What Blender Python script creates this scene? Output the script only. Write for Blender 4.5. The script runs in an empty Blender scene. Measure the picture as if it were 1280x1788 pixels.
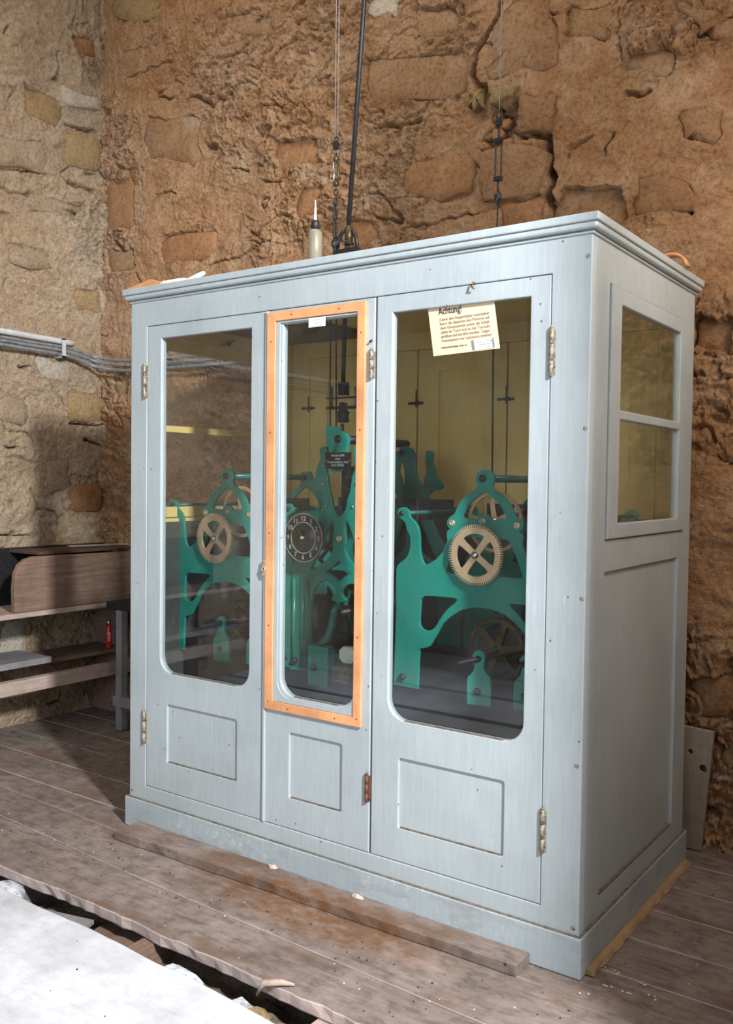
import bpy, bmesh, math, random
import numpy as np
from mathutils import Vector, Matrix, Euler
random.seed(7)
PI = math.pi
S = bpy.context.scene
COL = S.collection

# ------------------------------------------------------------------ camera
FPX = 1590.5
CAM = Vector((3.0912, -2.6003, 1.5021))
def axes(yaw, pitch, roll):
    cy, sy = math.cos(yaw), math.sin(yaw); cp, sp = math.cos(pitch), math.sin(pitch)
    F = Vector((sy*cp, cy*cp, -sp)); R = Vector((cy, -sy, 0)); U = R.cross(F)
    c, s = math.cos(roll), math.sin(roll)
    return c*R + s*U, -s*R + c*U, F
AR, AU, AF = axes(-0.6179, 0.03408, 0.01234)
cam = bpy.data.cameras.new('camera'); co = bpy.data.objects.new('camera', cam); COL.objects.link(co)
M = Matrix.Identity(4)
for i, v in enumerate((AR, AU, -AF)):
    M[0][i], M[1][i], M[2][i] = v
M[0][3], M[1][3], M[2][3] = CAM
co.matrix_world = M
cam.sensor_fit = 'HORIZONTAL'; cam.sensor_width = 36; cam.lens = FPX*36/1280
cam.clip_start = 0.02
S.camera = co
# ------------------------------------------------------------------ exposure, world, lights
S.view_settings.view_transform = 'Standard'; S.view_settings.look = 'None'
S.view_settings.gamma = 1; S.view_settings.exposure = 0.0; S.view_settings.use_curve_mapping = False
W = bpy.data.worlds.new('sky'); S.world = W; W.use_nodes = True
W.node_tree.nodes['Background'].inputs[0].default_value = (0.75, 0.87, 1.0, 1)
W.node_tree.nodes['Background'].inputs[1].default_value = 1.0
def area(name, loc, target, sx, sy, power, col):
    l = bpy.data.lights.new(name, 'AREA'); l.shape = 'RECTANGLE'; l.size = sx; l.size_y = sy
    l.energy = power; l.color = col
    o = bpy.data.objects.new(name, l); COL.objects.link(o); o.location = loc
    o.rotation_euler = (Vector(target)-Vector(loc)).to_track_quat('-Z', 'Y').to_euler()
    return o
area('side_daylight', (5.0, -2.12, 3.6), (0.6, -0.6, 0.6), 0.25, 0.45, 610, (0.93, 0.96, 1.0))
area('front_daylight', (1.65, -4.45, 2.2), (0.9, 1.0, 1.7), 3.1, 1.8, 58, (0.82, 0.90, 1.0))
area('upper_daylight', (0.3, 0.0, 4.80), (0.3, 1.3, 2.9), 3.4, .5, 62, (1.0, 0.94, 0.86))
area('right_warm_fill', (3.25, 0.25, 2.7), (2.15, 1.3, 1.3), .8, 1.2, 42, (1.0, 0.93, 0.85))  # added warm fill for cabinet side and back wall; no opening behind it
area('low_blue_fill', (-.1, -2.2, .95), (-1.82, -2.3, .3), .5, .5, 34, (0.62, 0.80, 1.0))  # added bluish fill standing free in the room, aimed at the left wall

# ------------------------------------------------------------------ helpers
def at(px, py, ax, v):
    d = AF + AR*((px-640)/FPX) - AU*((py-894)/FPX)
    i = 'xyz'.index(ax); t = (v-CAM[i])/d[i]
    return CAM + d*t
def XZ(pts, y): 
    return [(p.x, p.z) for p in (at(a, b, 'y', y) for a, b in pts)]
def YZ(pts, x):
    return [(p.y, p.z) for p in (at(a, b, 'x', x) for a, b in pts)]
def crop(pts, ox, oy, s): return [(ox+a/s, oy+b/s) for a, b in pts]

def tag(o, label=None, cat=None, group=None, kind=None):
    if label: o['label'] = label
    if cat: o['category'] = cat
    if group: o['group'] = group
    if kind: o['kind'] = kind
    return o
def link(name, me, mat=None, parent=None):
    o = bpy.data.objects.new(name, me); COL.objects.link(o)
    if mat is not None:
        for m in (mat if isinstance(mat, (list, tuple)) else [mat]): me.materials.append(m)
    if parent is not None:
        o.parent = parent
        o.matrix_parent_inverse = Matrix.Translation(-world_loc(parent))
    return o
def world_loc(o):
    v = Vector(o.location)
    return v if o.parent is None else v + o.matrix_parent_inverse.translation + world_loc(o.parent)
def empty(name, loc, label, cat, group=None):
    o = bpy.data.objects.new(name, None); COL.objects.link(o); o.location = loc
    o.empty_display_size = .1
    return tag(o, label, cat, group)
def bev(o, w=.003, seg=2, ang=35):
    m = o.modifiers.new('bevel', 'BEVEL'); m.width = w; m.segments = seg; m.limit_method = 'ANGLE'; m.angle_limit = math.radians(ang)
    return o
class MB:
    def __init__(s): s.v = []; s.f = []; s.sm = []
    def add(s, vs, fs, smooth=False):
        n = len(s.v); s.v += [tuple(v) for v in vs]; s.f += [tuple(i+n for i in f) for f in fs]; s.sm += [smooth]*len(fs); return s
    def box(s, x0, x1, y0, y1, z0, z1, rot=None, piv=None):
        vs = [Vector((x, y, z)) for x in (x0, x1) for y in (y0, y1) for z in (z0, z1)]
        if rot:
            c = Vector(piv) if piv else Vector(((x0+x1)/2, (y0+y1)/2, (z0+z1)/2)); R = Euler(rot).to_matrix()
            vs = [c+R@(v-c) for v in vs]
        return s.add(vs, [(0, 1, 3, 2), (4, 6, 7, 5), (0, 4, 5, 1), (2, 3, 7, 6), (0, 2, 6, 4), (1, 5, 7, 3)])
    def tube(s, pts, r, n=12, cap=True):
        pts = [Vector(p) for p in pts]; rs = r if isinstance(r, (list, tuple)) else [r]*len(pts)
        vs = []; up = None
        for i, p in enumerate(pts):
            d = (pts[min(i+1, len(pts)-1)] - pts[max(i-1, 0)]).normalized()
            if up is None: up = d.orthogonal().normalized()
            up = (up - d*up.dot(d)).normalized(); sd = d.cross(up)
            for k in range(n):
                a = 2*PI*k/n; vs.append(p + (up*math.cos(a)+sd*math.sin(a))*rs[i])
        fs = [(i*n+k, i*n+(k+1) % n, (i+1)*n+(k+1) % n, (i+1)*n+k) for i in range(len(pts)-1) for k in range(n)]
        s.add(vs, fs, True)
        if cap:
            b = len(s.v)-len(vs)
            s.f += [tuple(b+k for k in reversed(range(n))), tuple(b+(len(pts)-1)*n+k for k in range(n))]; s.sm += [False, False]
        return s
    def lathe(s, c, prof, axis='z', n=24):
        c = Vector(c); vs = []
        for r, h in prof:
            for k in range(n):
                a = 2*PI*k/n; u, w = r*math.cos(a), r*math.sin(a)
                vs.append(c + (Vector((u, w, h)) if axis == 'z' else Vector((u, h, w)) if axis == 'y' else Vector((h, u, w))))
        m = len(prof)
        fs = [(i*n+k, i*n+(k+1) % n, (i+1)*n+(k+1) % n, (i+1)*n+k) for i in range(m-1) for k in range(n)]
        fs += [tuple(reversed(range(n))), tuple((m-1)*n+k for k in range(n))]
        if axis == 'y': fs = [tuple(reversed(f)) for f in fs]
        return s.add(vs, fs, True)
    def torus(s, c, R, r, axis='y', n=24, k=8):
        c = Vector(c); vs = []
        for i in range(n):
            a = 2*PI*i/n
            for j in range(k):
                b = 2*PI*j/k; q = R+r*math.cos(b); u, w, h = q*math.cos(a), q*math.sin(a), r*math.sin(b)
                vs.append(c+(Vector((u, h, w)) if axis == 'y' else Vector((h, u, w)) if axis == 'x' else Vector((u, w, h))))
        return s.add(vs, [(i*k+j, ((i+1) % n)*k+j, ((i+1) % n)*k+(j+1) % k, i*k+(j+1) % k) for i in range(n) for j in range(k)], True)
    def mesh(s, name):
        me = bpy.data.meshes.new(name); me.from_pydata(s.v, [], s.f)
        me.polygons.foreach_set('use_smooth', s.sm)
        bm = bmesh.new(); bm.from_mesh(me); bmesh.ops.recalc_face_normals(bm, faces=bm.faces); bm.to_mesh(me); bm.free()
        return me
    def obj(s, name, mat, parent=None, bevel=0):
        o = link(name, s.mesh(name), mat, parent)
        if bevel: bev(o, bevel)
        return o
def plate_mesh(loops, thick, bevel=.0015, plane='y', pos=0.0, back=None):
    """outline + holes -> solid plate. plane 'y': loops are (x,z), front face at y=pos, back at pos+thick.
       plane 'x': loops are (y,z), outer face at x=pos, inner at pos-thick (thick may be negative)."""
    cu = bpy.data.curves.new('c', 'CURVE'); cu.dimensions = '2D'; cu.fill_mode = 'BOTH'
    t = abs(thick); cu.extrude = t/2-bevel; cu.bevel_depth = bevel; cu.bevel_resolution = 1; cu.offset = -bevel
    for L in loops:
        sp = cu.splines.new('POLY'); sp.points.add(len(L)-1)
        for p, (a, b) in zip(sp.points, L): p.co = (a, b, 0, 1)
        sp.use_cyclic_u = True
    ob = bpy.data.objects.new('c', cu); COL.objects.link(ob)
    dg = bpy.context.evaluated_depsgraph_get(); dg.update()
    me = bpy.data.meshes.new_from_object(ob.evaluated_get(dg), depsgraph=dg)
    bpy.data.objects.remove(ob); bpy.data.curves.remove(cu)
    me.materials.clear()
    if plane == 'y': X = Matrix(((1, 0, 0, 0), (0, 0, -1, pos+thick/2), (0, 1, 0, 0), (0, 0, 0, 1)))
    else: X = Matrix(((0, 0, 1, pos-thick/2), (1, 0, 0, 0), (0, 1, 0, 0), (0, 0, 0, 1)))
    me.transform(X)
    bm = bmesh.new(); bm.from_mesh(me); bmesh.ops.remove_doubles(bm, verts=bm.verts, dist=1e-5)
    bmesh.ops.recalc_face_normals(bm, faces=bm.faces)
    for f in bm.faces:
        f.smooth = False; f.material_index = 0
        if back is not None and f.normal.dot(Vector(back)) > .5: f.material_index = 1
    bm.to_mesh(me); bm.free()
    return me
def rect(a0, a1, b0, b1): return [(a0, b0), (a1, b0), (a1, b1), (a0, b1)]
def rrect(a0, a1, b0, b1, rb=.07, rt=0.0, n=7):
    out = []
    def arc(cx, cz, r, s):
        for i in range(n+1):
            t = math.radians(s+90*i/n); out.append((cx+r*math.cos(t), cz+r*math.sin(t)))
    if rb: arc(a0+rb, b0+rb, rb, 180); arc(a1-rb, b0+rb, rb, 270)
    else: out.extend([(a0, b0), (a1, b0)])
    if rt: arc(a1-rt, b1-rt, rt, 0); arc(a0+rt, b1-rt, rt, 90)
    else: out.extend([(a1, b1), (a0, b1)])
    return out
def smooth(pts, it=2, closed=True, keep=0):
    """corner cutting; corners between two edges longer than keep stay sharp"""
    for _ in range(it):
        n = len(pts); q = []
        for i in range(n):
            z, a, b = pts[i-1], pts[i], pts[(i+1) % n]
            if keep and math.dist(a, b) > keep and math.dist(a, z) > keep: q.append(a); continue
            q += [(a[0]*.75+z[0]*.25, a[1]*.75+z[1]*.25), (a[0]*.75+b[0]*.25, a[1]*.75+b[1]*.25)]
        pts = q
    return pts
def circ(cx, cz, r, n=20, a0=0, a1=360):
    return [(cx+r*math.cos(math.radians(a0+(a1-a0)*i/n)), cz+r*math.sin(math.radians(a0+(a1-a0)*i/n))) for i in range(n if a1-a0 == 360 else n+1)]
def text_mesh(body, size, spacing=1.0, align='LEFT', line=1.0, shear=0, bold=0):
    cu = bpy.data.curves.new('t', 'FONT'); cu.body = body; cu.size = size; cu.align_x = align; cu.space_line = line
    cu.space_character = spacing; cu.extrude = .0002; cu.offset = bold; cu.resolution_u = 2
    ob = bpy.data.objects.new('t', cu); COL.objects.link(ob)
    dg = bpy.context.evaluated_depsgraph_get(); dg.update()
    me = bpy.data.meshes.new_from_object(ob.evaluated_get(dg), depsgraph=dg)
    bpy.data.objects.remove(ob); bpy.data.curves.remove(cu); me.materials.clear()
    return me

# ------------------------------------------------------------------ materials
def N(nt, t, **k):
    n = nt.nodes.new(t)
    for a, b in k.items():
        if a.startswith('i_'): n.inputs[a[2:].replace('_', ' ')].default_value = b
        else: setattr(n, a, b)
    return n
def coords(nt, scale=(1, 1, 1), obj=False):
    tc = N(nt, 'ShaderNodeTexCoord') if obj else N(nt, 'ShaderNodeNewGeometry'); mp = N(nt, 'ShaderNodeMapping'); mp.inputs['Scale'].default_value = scale
    nt.links.new(tc.outputs['Object' if obj else 'Position'], mp.inputs['Vector']); return mp.outputs[0]
def noise(nt, vec, scale, detail=4, rough=.55, dist=0):
    n = N(nt, 'ShaderNodeTexNoise'); n.inputs['Scale'].default_value = scale; n.inputs['Detail'].default_value = detail
    n.inputs['Roughness'].default_value = rough; n.inputs['Distortion'].default_value = dist
    nt.links.new(vec, n.inputs['Vector']); return n.outputs['Fac']
def ramp(nt, fac, stops, interp='LINEAR'):
    r = N(nt, 'ShaderNodeValToRGB'); cr = r.color_ramp; cr.interpolation = interp
    while len(cr.elements) < len(stops): cr.elements.new(.5)
    for e, (p, c) in zip(cr.elements, stops):
        e.position = p; e.color = (c[0], c[1], c[2], 1) if isinstance(c, (tuple, list)) else (c, c, c, 1)
    nt.links.new(fac, r.inputs[0]); return r.outputs[0]
def mix(nt, fac, a, b, mode='MIX'):
    m = N(nt, 'ShaderNodeMix', data_type='RGBA', blend_type=mode)
    for k, v in ((0, fac), (6, a), (7, b)):
        if hasattr(v, 'links'): nt.links.new(v, m.inputs[k])
        else: m.inputs[k].default_value = v if k == 0 else (v[0], v[1], v[2], 1)
    return m.outputs[2]
def base(name):
    m = bpy.data.materials.new(name); m.use_nodes = True; nt = m.node_tree; return m, nt, nt.nodes['Principled BSDF']
def bump(nt, b, h, dist=.01, strength=1):
    n = N(nt, 'ShaderNodeBump'); n.inputs['Distance'].default_value = dist; n.inputs['Strength'].default_value = strength
    nt.links.new(h, n.inputs['Height']); nt.links.new(n.outputs[0], b.inputs['Normal'])
def setc(nt, b, c):
    if hasattr(c, 'links'): nt.links.new(c, b.inputs['Base Color'])
    else: b.inputs['Base Color'].default_value = (*c, 1)
def plain(name, c, rough=.5, metal=0, var=.12, scale=30, bmp=.0008, spec=.5):
    m, nt, b = base(name); v = coords(nt)
    n = noise(nt, v, scale, 5)
    f = ramp(nt, n, [(.3, tuple(x*(1-var*2) for x in c)), (.5, c), (.72, tuple(min(1, x*(1+var)) for x in c))])
    setc(nt, b, f); b.inputs['Roughness'].default_value = rough; b.inputs['Metallic'].default_value = metal
    b.inputs['Specular IOR Level'].default_value = spec
    if bmp: bump(nt, b, n, bmp)
    return m
def paint(name, c, c2, rough=.42, chips=True, spec=.5, scuff=False):
    m, nt, b = base(name)
    v = coords(nt); vs = coords(nt, (14, 14, 1.2))
    n1 = noise(nt, v, 2.2, 5, .6); n2 = noise(nt, vs, 6, 4, .6)
    col = ramp(nt, n1, [(.3, c2), (.5, c), (.7, tuple(min(1, x*1.08) for x in c))])
    col = mix(nt, .13, col, ramp(nt, n2, [(.35, .3), (.65, 1.0)]), 'MULTIPLY')
    if chips:
        vo = N(nt, 'ShaderNodeTexVoronoi', feature='F1'); vo.inputs['Scale'].default_value = 26; nt.links.new(v, vo.inputs['Vector'])
        sel = noise(nt, v, 4.5, 2)
        d1 = ramp(nt, vo.outputs['Distance'], [(.045, 1.0), (.075, 0.0)])
        rnd = ramp(nt, vo.outputs['Color'], [(.0, .0), (.78, 0.0), (.80, 1.0)], 'CONSTANT')
        f = mix(nt, 1.0, d1, rnd, 'MULTIPLY')
        col = mix(nt, f, col, (.55, .56, .54))
        vo2 = N(nt, 'ShaderNodeTexVoronoi', feature='F1'); vo2.inputs['Scale'].default_value = 19
        vv = coords(nt, (1, 1, .8)); nt.links.new(vv, vo2.inputs['Vector'])
        d2 = ramp(nt, vo2.outputs['Distance'], [(.04, 1.0), (.07, 0.0)])
        r2 = ramp(nt, vo2.outputs['Color'], [(.0, 1.0), (.36, 0.0)], 'CONSTANT')
        f2 = mix(nt, 1.0, d2, r2, 'MULTIPLY'); col = mix(nt, f2, col, (.09, .07, .06))
        sc = noise(nt, coords(nt, (3, 3, .25)), 34, 2); col = mix(nt, mix(nt, 1.0, ramp(nt, sc, [(.73, 0.0), (.75, .7)]), ramp(nt, sel, [(.5, 0.0), (.56, 1.0)]), 'MULTIPLY'), col, (.62, .66, .66))
    if scuff:
        sf = noise(nt, v, 42, 6, .75); sm_ = noise(nt, v, 2.3, 3)
        col = mix(nt, mix(nt, 1.0, ramp(nt, sf, [(.54, 0.0), (.62, .8)]), ramp(nt, sm_, [(.48, 0.0), (.60, 1.0)]), 'MULTIPLY'), col, (.56, .58, .58))
        col = mix(nt, ramp(nt, noise(nt, coords(nt, (1, 1, 3)), 5, 6, .7), [(.52, 0.0), (.70, .45)]), col, (.19, .16, .13))
    setc(nt, b, col)
    b.inputs['Roughness'].default_value = rough; b.inputs['Specular IOR Level'].default_value = spec
    bump(nt, b, n2, .0006, .5)
    return m
def wood(name, c, dark, light=None, axis='x', rough=.75, specks=0.0, grain=1.0, stain=None, spot=None):
    m, nt, b = base(name); light = light or tuple(min(1, x*1.25) for x in c)
    s = {'x': (.8, 12, 12), 'y': (12, .8, 12), 'z': (12, 12, .8)}[axis]
    v = coords(nt, s); p = coords(nt)
    g = noise(nt, v, 4, 6, .65, .6); big = noise(nt, p, 2.6, 4, .6)
    col = ramp(nt, g, [(.28, dark), (.48, c), (.72, light)])
    col = mix(nt, .55*grain, c, col)
    bl = ramp(nt, big, [(.32, .55), (.6, 1.0)])
    col = mix(nt, .7, col, mix(nt, 1.0, col, bl, 'MULTIPLY'))
    bl2 = noise(nt, coords(nt, (1, 1.6, 1)), 13, 6, .72); col = mix(nt, .75 if specks >= .8 else .25, col, mix(nt, 1.0, col, ramp(nt, bl2, [(.36, .45), (.52, .95), (.66, 1.12)]), 'MULTIPLY'))
    if spot:
        mp = N(nt, 'ShaderNodeMapping'); mp.inputs['Location'].default_value = (-spot[0]/.62, -spot[1]/.16, 0); mp.inputs['Scale'].default_value = (1/.62, 1/.16, 1)
        ge = N(nt, 'ShaderNodeNewGeometry'); nt.links.new(ge.outputs['Position'], mp.inputs['Vector']); gr = N(nt, 'ShaderNodeTexGradient', gradient_type='SPHERICAL'); nt.links.new(mp.outputs[0], gr.inputs[0])
        fz = mix(nt, 1.0, ramp(nt, gr.outputs['Fac'], [(0, 0.0), (.55, 1.0)]), ramp(nt, bl2, [(.35, 1.0), (.6, .35)]), 'MULTIPLY')
        col = mix(nt, fz, col, (.15, .062, .018))
    if stain:
        st = noise(nt, coords(nt, (1.0, 2.2, 1)), 2.1, 3, .5); col = mix(nt, ramp(nt, st, [(.56, 0.0), (.68, .75)]), col, stain)
    if specks:
        for sc, cc, th, s2 in ((38, (.035, .028, .025), .17, 1.3), (22, (.045, .035, .03), .12, 2.0), (47, (.75, .72, .68), .06, 1)):
            vo = N(nt, 'ShaderNodeTexVoronoi', feature='F1'); vo.inputs['Scale'].default_value = sc
            nt.links.new(coords(nt, (1, s2, 1)), vo.inputs['Vector'])
            d = ramp(nt, vo.outputs['Distance'], [(.10, 1.0), (.17, 0.0)]); r = ramp(nt, vo.outputs['Color'], [(.0, 1.0), (th*specks, 0.0)], 'CONSTANT')
            col = mix(nt, mix(nt, 1.0, d, r, 'MULTIPLY'), col, cc)
        vo = N(nt, 'ShaderNodeTexVoronoi', feature='F1'); vo.inputs['Scale'].default_value = 3.6
        nt.links.new(coords(nt, (1, 2.2, 1)), vo.inputs['Vector'])
        d = ramp(nt, vo.outputs['Distance'], [(.06, .75), (.12, .55), (.15, 0.0)]); r = ramp(nt, vo.outputs['Color'], [(0., 1.0), (.4, 0.0)], 'CONSTANT')
        col = mix(nt, mix(nt, 1.0, d, r, 'MULTIPLY'), col, tuple(x*.45 for x in c))
    setc(nt, b, col); b.inputs['Roughness'].default_value = rough; b.inputs['Specular IOR Level'].default_value = .25
    bump(nt, b, g, .002, .6)
    return m
def masonry(name, cols, stone=False):
    m, nt, b = base(name); p = coords(nt)
    a, bb, c, d = cols
    n1 = noise(nt, p, 1.3, 5, .62, .5); n2 = noise(nt, p, 8, 7, .72, .5); n3 = noise(nt, p, 55, 6, .75)
    col = ramp(nt, n1, [(.30, a), (.45, bb), (.58, c), (.72, d)])
    col = mix(nt, .5, col, ramp(nt, n2, [(.32, a), (.47, bb), (.58, c), (.70, tuple(min(1, x*1.2) for x in d))]))
    col = mix(nt, .6, col, mix(nt, 1.0, col, ramp(nt, n3, [(.34, .25), (.50, 1.0), (.75, 1.3)]), 'MULTIPLY'))
    setc(nt, b, col); b.inputs['Roughness'].default_value = .95; b.inputs['Specular IOR Level'].default_value = .12
    def step(sc, k, sq=1.4):
        q = noise(nt, coords(nt, (1, 1, sq)), sc, 6, .62, .35); mu = N(nt, 'ShaderNodeMath', operation='MULTIPLY'); mu.inputs[1].default_value = k
        nt.links.new(q, mu.inputs[0]); fr_ = N(nt, 'ShaderNodeMath', operation='PINGPONG' if stone else 'FRACT'); nt.links.new(mu.outputs[0], fr_.inputs[0])
        if stone: fr_.inputs[1].default_value = 1
        return fr_.outputs[0]
    h = N(nt, 'ShaderNodeMath', operation='MULTIPLY_ADD'); nt.links.new(step(6, 6), h.inputs[0]); h.inputs[1].default_value = .12 if stone else .45
    g = N(nt, 'ShaderNodeMath', operation='MULTIPLY_ADD'); nt.links.new(step(17, 4), g.inputs[0]); g.inputs[1].default_value = .15 if stone else .45
    e = N(nt, 'ShaderNodeMath', operation='ADD'); nt.links.new(n2, e.inputs[0]); nt.links.new(n3, e.inputs[1])
    nt.links.new(e.outputs[0], g.inputs[2]); nt.links.new(g.outputs[0], h.inputs[2])
    bump(nt, b, h.outputs[0], .010 if stone else .014, .9 if stone else .95)
    return m
def glass(name, tint=(.97, .985, .98), f0=.05, dirt=.006):
    m = bpy.data.materials.new(name); m.use_nodes = True; nt = m.node_tree
    for n in list(nt.nodes): nt.nodes.remove(n)
    out = N(nt, 'ShaderNodeOutputMaterial'); tr = N(nt, 'ShaderNodeBsdfTransparent'); tr.inputs[0].default_value = (*tint, 1)
    gl = N(nt, 'ShaderNodeBsdfGlossy'); gl.inputs['Roughness'].default_value = .01
    df = N(nt, 'ShaderNodeBsdfDiffuse'); df.inputs[0].default_value = (.75, .78, .8, 1)
    g = N(nt, 'ShaderNodeNewGeometry'); dt = N(nt, 'ShaderNodeVectorMath', operation='DOT_PRODUCT')
    nt.links.new(g.outputs['Normal'], dt.inputs[0]); nt.links.new(g.outputs['Incoming'], dt.inputs[1])
    ab = N(nt, 'ShaderNodeMath', operation='ABSOLUTE'); nt.links.new(dt.outputs['Value'], ab.inputs[0])
    sb = N(nt, 'ShaderNodeMath', operation='SUBTRACT'); sb.inputs[0].default_value = 1; nt.links.new(ab.outputs[0], sb.inputs[1])
    pw = N(nt, 'ShaderNodeMath', operation='POWER'); nt.links.new(sb.outputs[0], pw.inputs[0]); pw.inputs[1].default_value = 5
    ma = N(nt, 'ShaderNodeMath', operation='MULTIPLY_ADD'); nt.links.new(pw.outputs[0], ma.inputs[0]); ma.inputs[1].default_value = 1-f0; ma.inputs[2].default_value = f0
    m1 = N(nt, 'ShaderNodeMixShader'); nt.links.new(ma.outputs[0], m1.inputs[0]); nt.links.new(tr.outputs[0], m1.inputs[1]); nt.links.new(gl.outputs[0], m1.inputs[2])
    dn = ramp(nt, noise(nt, coords(nt), 7, 4), [(.35, dirt*.3), (.7, dirt*1.6)])
    m2 = N(nt, 'ShaderNodeMixShader'); nt.links.new(dn, m2.inputs[0]); nt.links.new(m1.outputs[0], m2.inputs[1]); nt.links.new(df.outputs[0], m2.inputs[2])
    nt.links.new(m2.outputs[0], out.inputs[0]); return m

GREY = paint('blue_grey_paint', (.40, .445, .45), (.345, .39, .395))
SCUF = paint('scuffed_plinth_paint', (.375, .425, .44), (.31, .36, .38), scuff=True)
YEL = paint('yellow_interior_paint', (.74, .55, .19), (.64, .46, .15), .5, False)
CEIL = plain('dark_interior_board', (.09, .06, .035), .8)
ORA = wood('fresh_orange_wood', (.78, .36, .16), (.66, .27, .10), (.86, .45, .24), 'z', .5, grain=.6)
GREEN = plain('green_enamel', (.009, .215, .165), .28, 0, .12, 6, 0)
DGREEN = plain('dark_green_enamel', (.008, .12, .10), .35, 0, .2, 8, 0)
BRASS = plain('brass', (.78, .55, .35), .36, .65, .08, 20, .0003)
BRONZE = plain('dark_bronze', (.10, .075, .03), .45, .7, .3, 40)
IRON = plain('black_iron', (.012, .012, .013), .5, .0, .3, 60)
STEEL = plain('steel', (.5, .5, .5), .3, .95, .2, 60)
DULL = plain('dull_galvanised', (.30, .31, .32), .5, .4, .2, 60)
PIPEW = plain('white_plastic_pipe', (.50, .50, .49), .5, 0, .1, 30)
PIPEG = plain('grey_conduit', (.22, .23, .24), .45, .2, .2, 30)
HINGE = plain('worn_painted_hinge', (.33, .28, .21), .6, .3, .45, 90, .002)
RUST = plain('rusty_hinge', (.16, .07, .035), .8, .2, .4, 90, .002)
GLASS = glass('window_glass')
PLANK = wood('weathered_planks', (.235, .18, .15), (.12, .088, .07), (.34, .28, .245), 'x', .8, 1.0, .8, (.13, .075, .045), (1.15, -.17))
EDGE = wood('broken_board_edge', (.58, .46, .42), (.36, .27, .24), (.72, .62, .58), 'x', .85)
PLANKY = wood('pale_floor_boards', (.60, .595, .61), (.50, .49, .49), (.70, .70, .72), 'x', .8, .35, .5)  # near floor boards in a paler grey-white
DARKW = wood('dark_brown_wood', (.09, .055, .035), (.05, .03, .02), None, 'y', .8)
OLDW = wood('old_brown_wood', (.21, .13, .09), (.10, .06, .04), (.33, .25, .19), 'y', .8)
PINK = wood('sawn_pink_timber', (.44, .33, .27), (.30, .2, .15), (.6, .48, .42), 'y', .8)
GREYW = wood('grey_timber', (.26, .24, .24), (.15, .13, .12), None, 'y', .8)
DUST = plain('brown_dust', (.15, .12, .095), .95, 0, .3, 60, .003)
BATT = wood('yellowish_batten', (.36, .235, .12), (.22, .13, .06), None, 'y', .8)
BC = [(.29, .135, .06), (.41, .225, .11), (.49, .31, .18), (.51, .385, .28)]
LC = [(.33, .205, .12), (.44, .315, .20), (.50, .385, .265), (.55, .455, .35)]
dk = lambda L, k: [tuple(x*k for x in c) for c in L]
WALL = masonry('rough_plastered_masonry', BC)
LWALL = masonry('pale_plastered_masonry', LC)
STONE = masonry('sandstone', dk(BC, .72), True)
STONEO = masonry('ochre_sandstone', [(.25, .115, .05), (.33, .165, .075), (.38, .21, .105), (.38, .25, .14)], True)
STONEG = masonry('olive_sandstone', [(.24, .16, .07), (.31, .21, .10), (.36, .25, .13), (.40, .29, .17)], True)
LSTONE = masonry('pale_sandstone', dk(LC, .74), True)
LIME = masonry('pale_lime_plaster', [(.38, .31, .23), (.46, .39, .30), (.50, .43, .34), (.54, .47, .38)], True)
WHITE = plain('white_enamel', (.85, .85, .83), .4)
PAPER = plain('cream_paper', (.95, .71, .48), .8, 0, .03, 4, 0)
PAPERW = plain('white_label', (.85, .86, .88), .7, 0, .02, 4, 0)
INK = plain('black_ink', (.05, .04, .035), .7, 0, .05, 4, 0)
INKB = plain('brown_ink', (.16, .11, .08), .8, 0, .05, 4, 0)
INKG = plain('grey_ink', (.30, .27, .25), .8, 0, .05, 4, 0)
BLACK = plain('black_lacquer', (.012, .012, .014), .35, 0, .1, 5, 0)
CREAM = plain('cream_enamel', (.50, .52, .42), .5)
GOLD = plain('gold_paint', (.45, .30, .10), .45, .4)
SILV = plain('dial_silver_paint', (.42, .40, .36), .5)
RED = plain('red_can', (.50, .02, .02), .35)
CANW = plain('white_print', (.8, .8, .8), .5)
def bottle_mat():
    m, nt, b = base('cloudy_plastic'); b.inputs['Base Color'].default_value = (.36, .31, .22, 1); b.inputs['Roughness'].default_value = .35
    b.inputs['Transmission Weight'].default_value = .45; return m
BOT = bottle_mat()

# ------------------------------------------------------------------ room shell
def vn(x, y, seed=0):
    xi = np.floor(x).astype(np.int64); yi = np.floor(y).astype(np.int64); fx = x-xi; fy = y-yi
    def h(a, b):
        v = (a*374761393 + b*668265263 + seed*974634777) & 0xffffffff
        v = ((v ^ (v >> 13))*1274126177) & 0xffffffff
        return ((v ^ (v >> 16)) & 0xffff)/65535.0
    u = fx*fx*fx*(fx*(fx*6-15)+10); w = fy*fy*fy*(fy*(fy*6-15)+10)
    return (h(xi, yi)*(1-u)+h(xi+1, yi)*u)*(1-w)+(h(xi, yi+1)*(1-u)+h(xi+1, yi+1)*u)*w
def fbm(x, y, f, o=4, g=.5, seed=0):
    a = 1; s = 0; t = 0
    for i in range(o): s = s+a*vn(x*f+17.3*i, y*f+9.1*i, seed+i); t += a; a *= g; f *= 2.03
    return s/t
def seg_dist(x, y, pts):
    d = np.full(x.shape, 9.0)
    for (ax, ay), (bx, by) in zip(pts[:-1], pts[1:]):
        vx, vy = bx-ax, by-ay; L = vx*vx+vy*vy+1e-9
        t = np.clip(((x-ax)*vx+(y-ay)*vy)/L, 0, 1); d = np.minimum(d, np.hypot(x-ax-t*vx, y-ay-t*vy))
    return d
def inpoly(x, y, P):
    r = np.zeros(x.shape, bool); n = len(P)
    for i in range(n):
        (ax, ay), (bx, by) = P[i], P[(i+1) % n]
        if ay == by: continue
        c = ((ay > y) != (by > y)) & (x < (bx-ax)*(y-ay)/(by-ay)+ax); r ^= c
    return r
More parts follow.
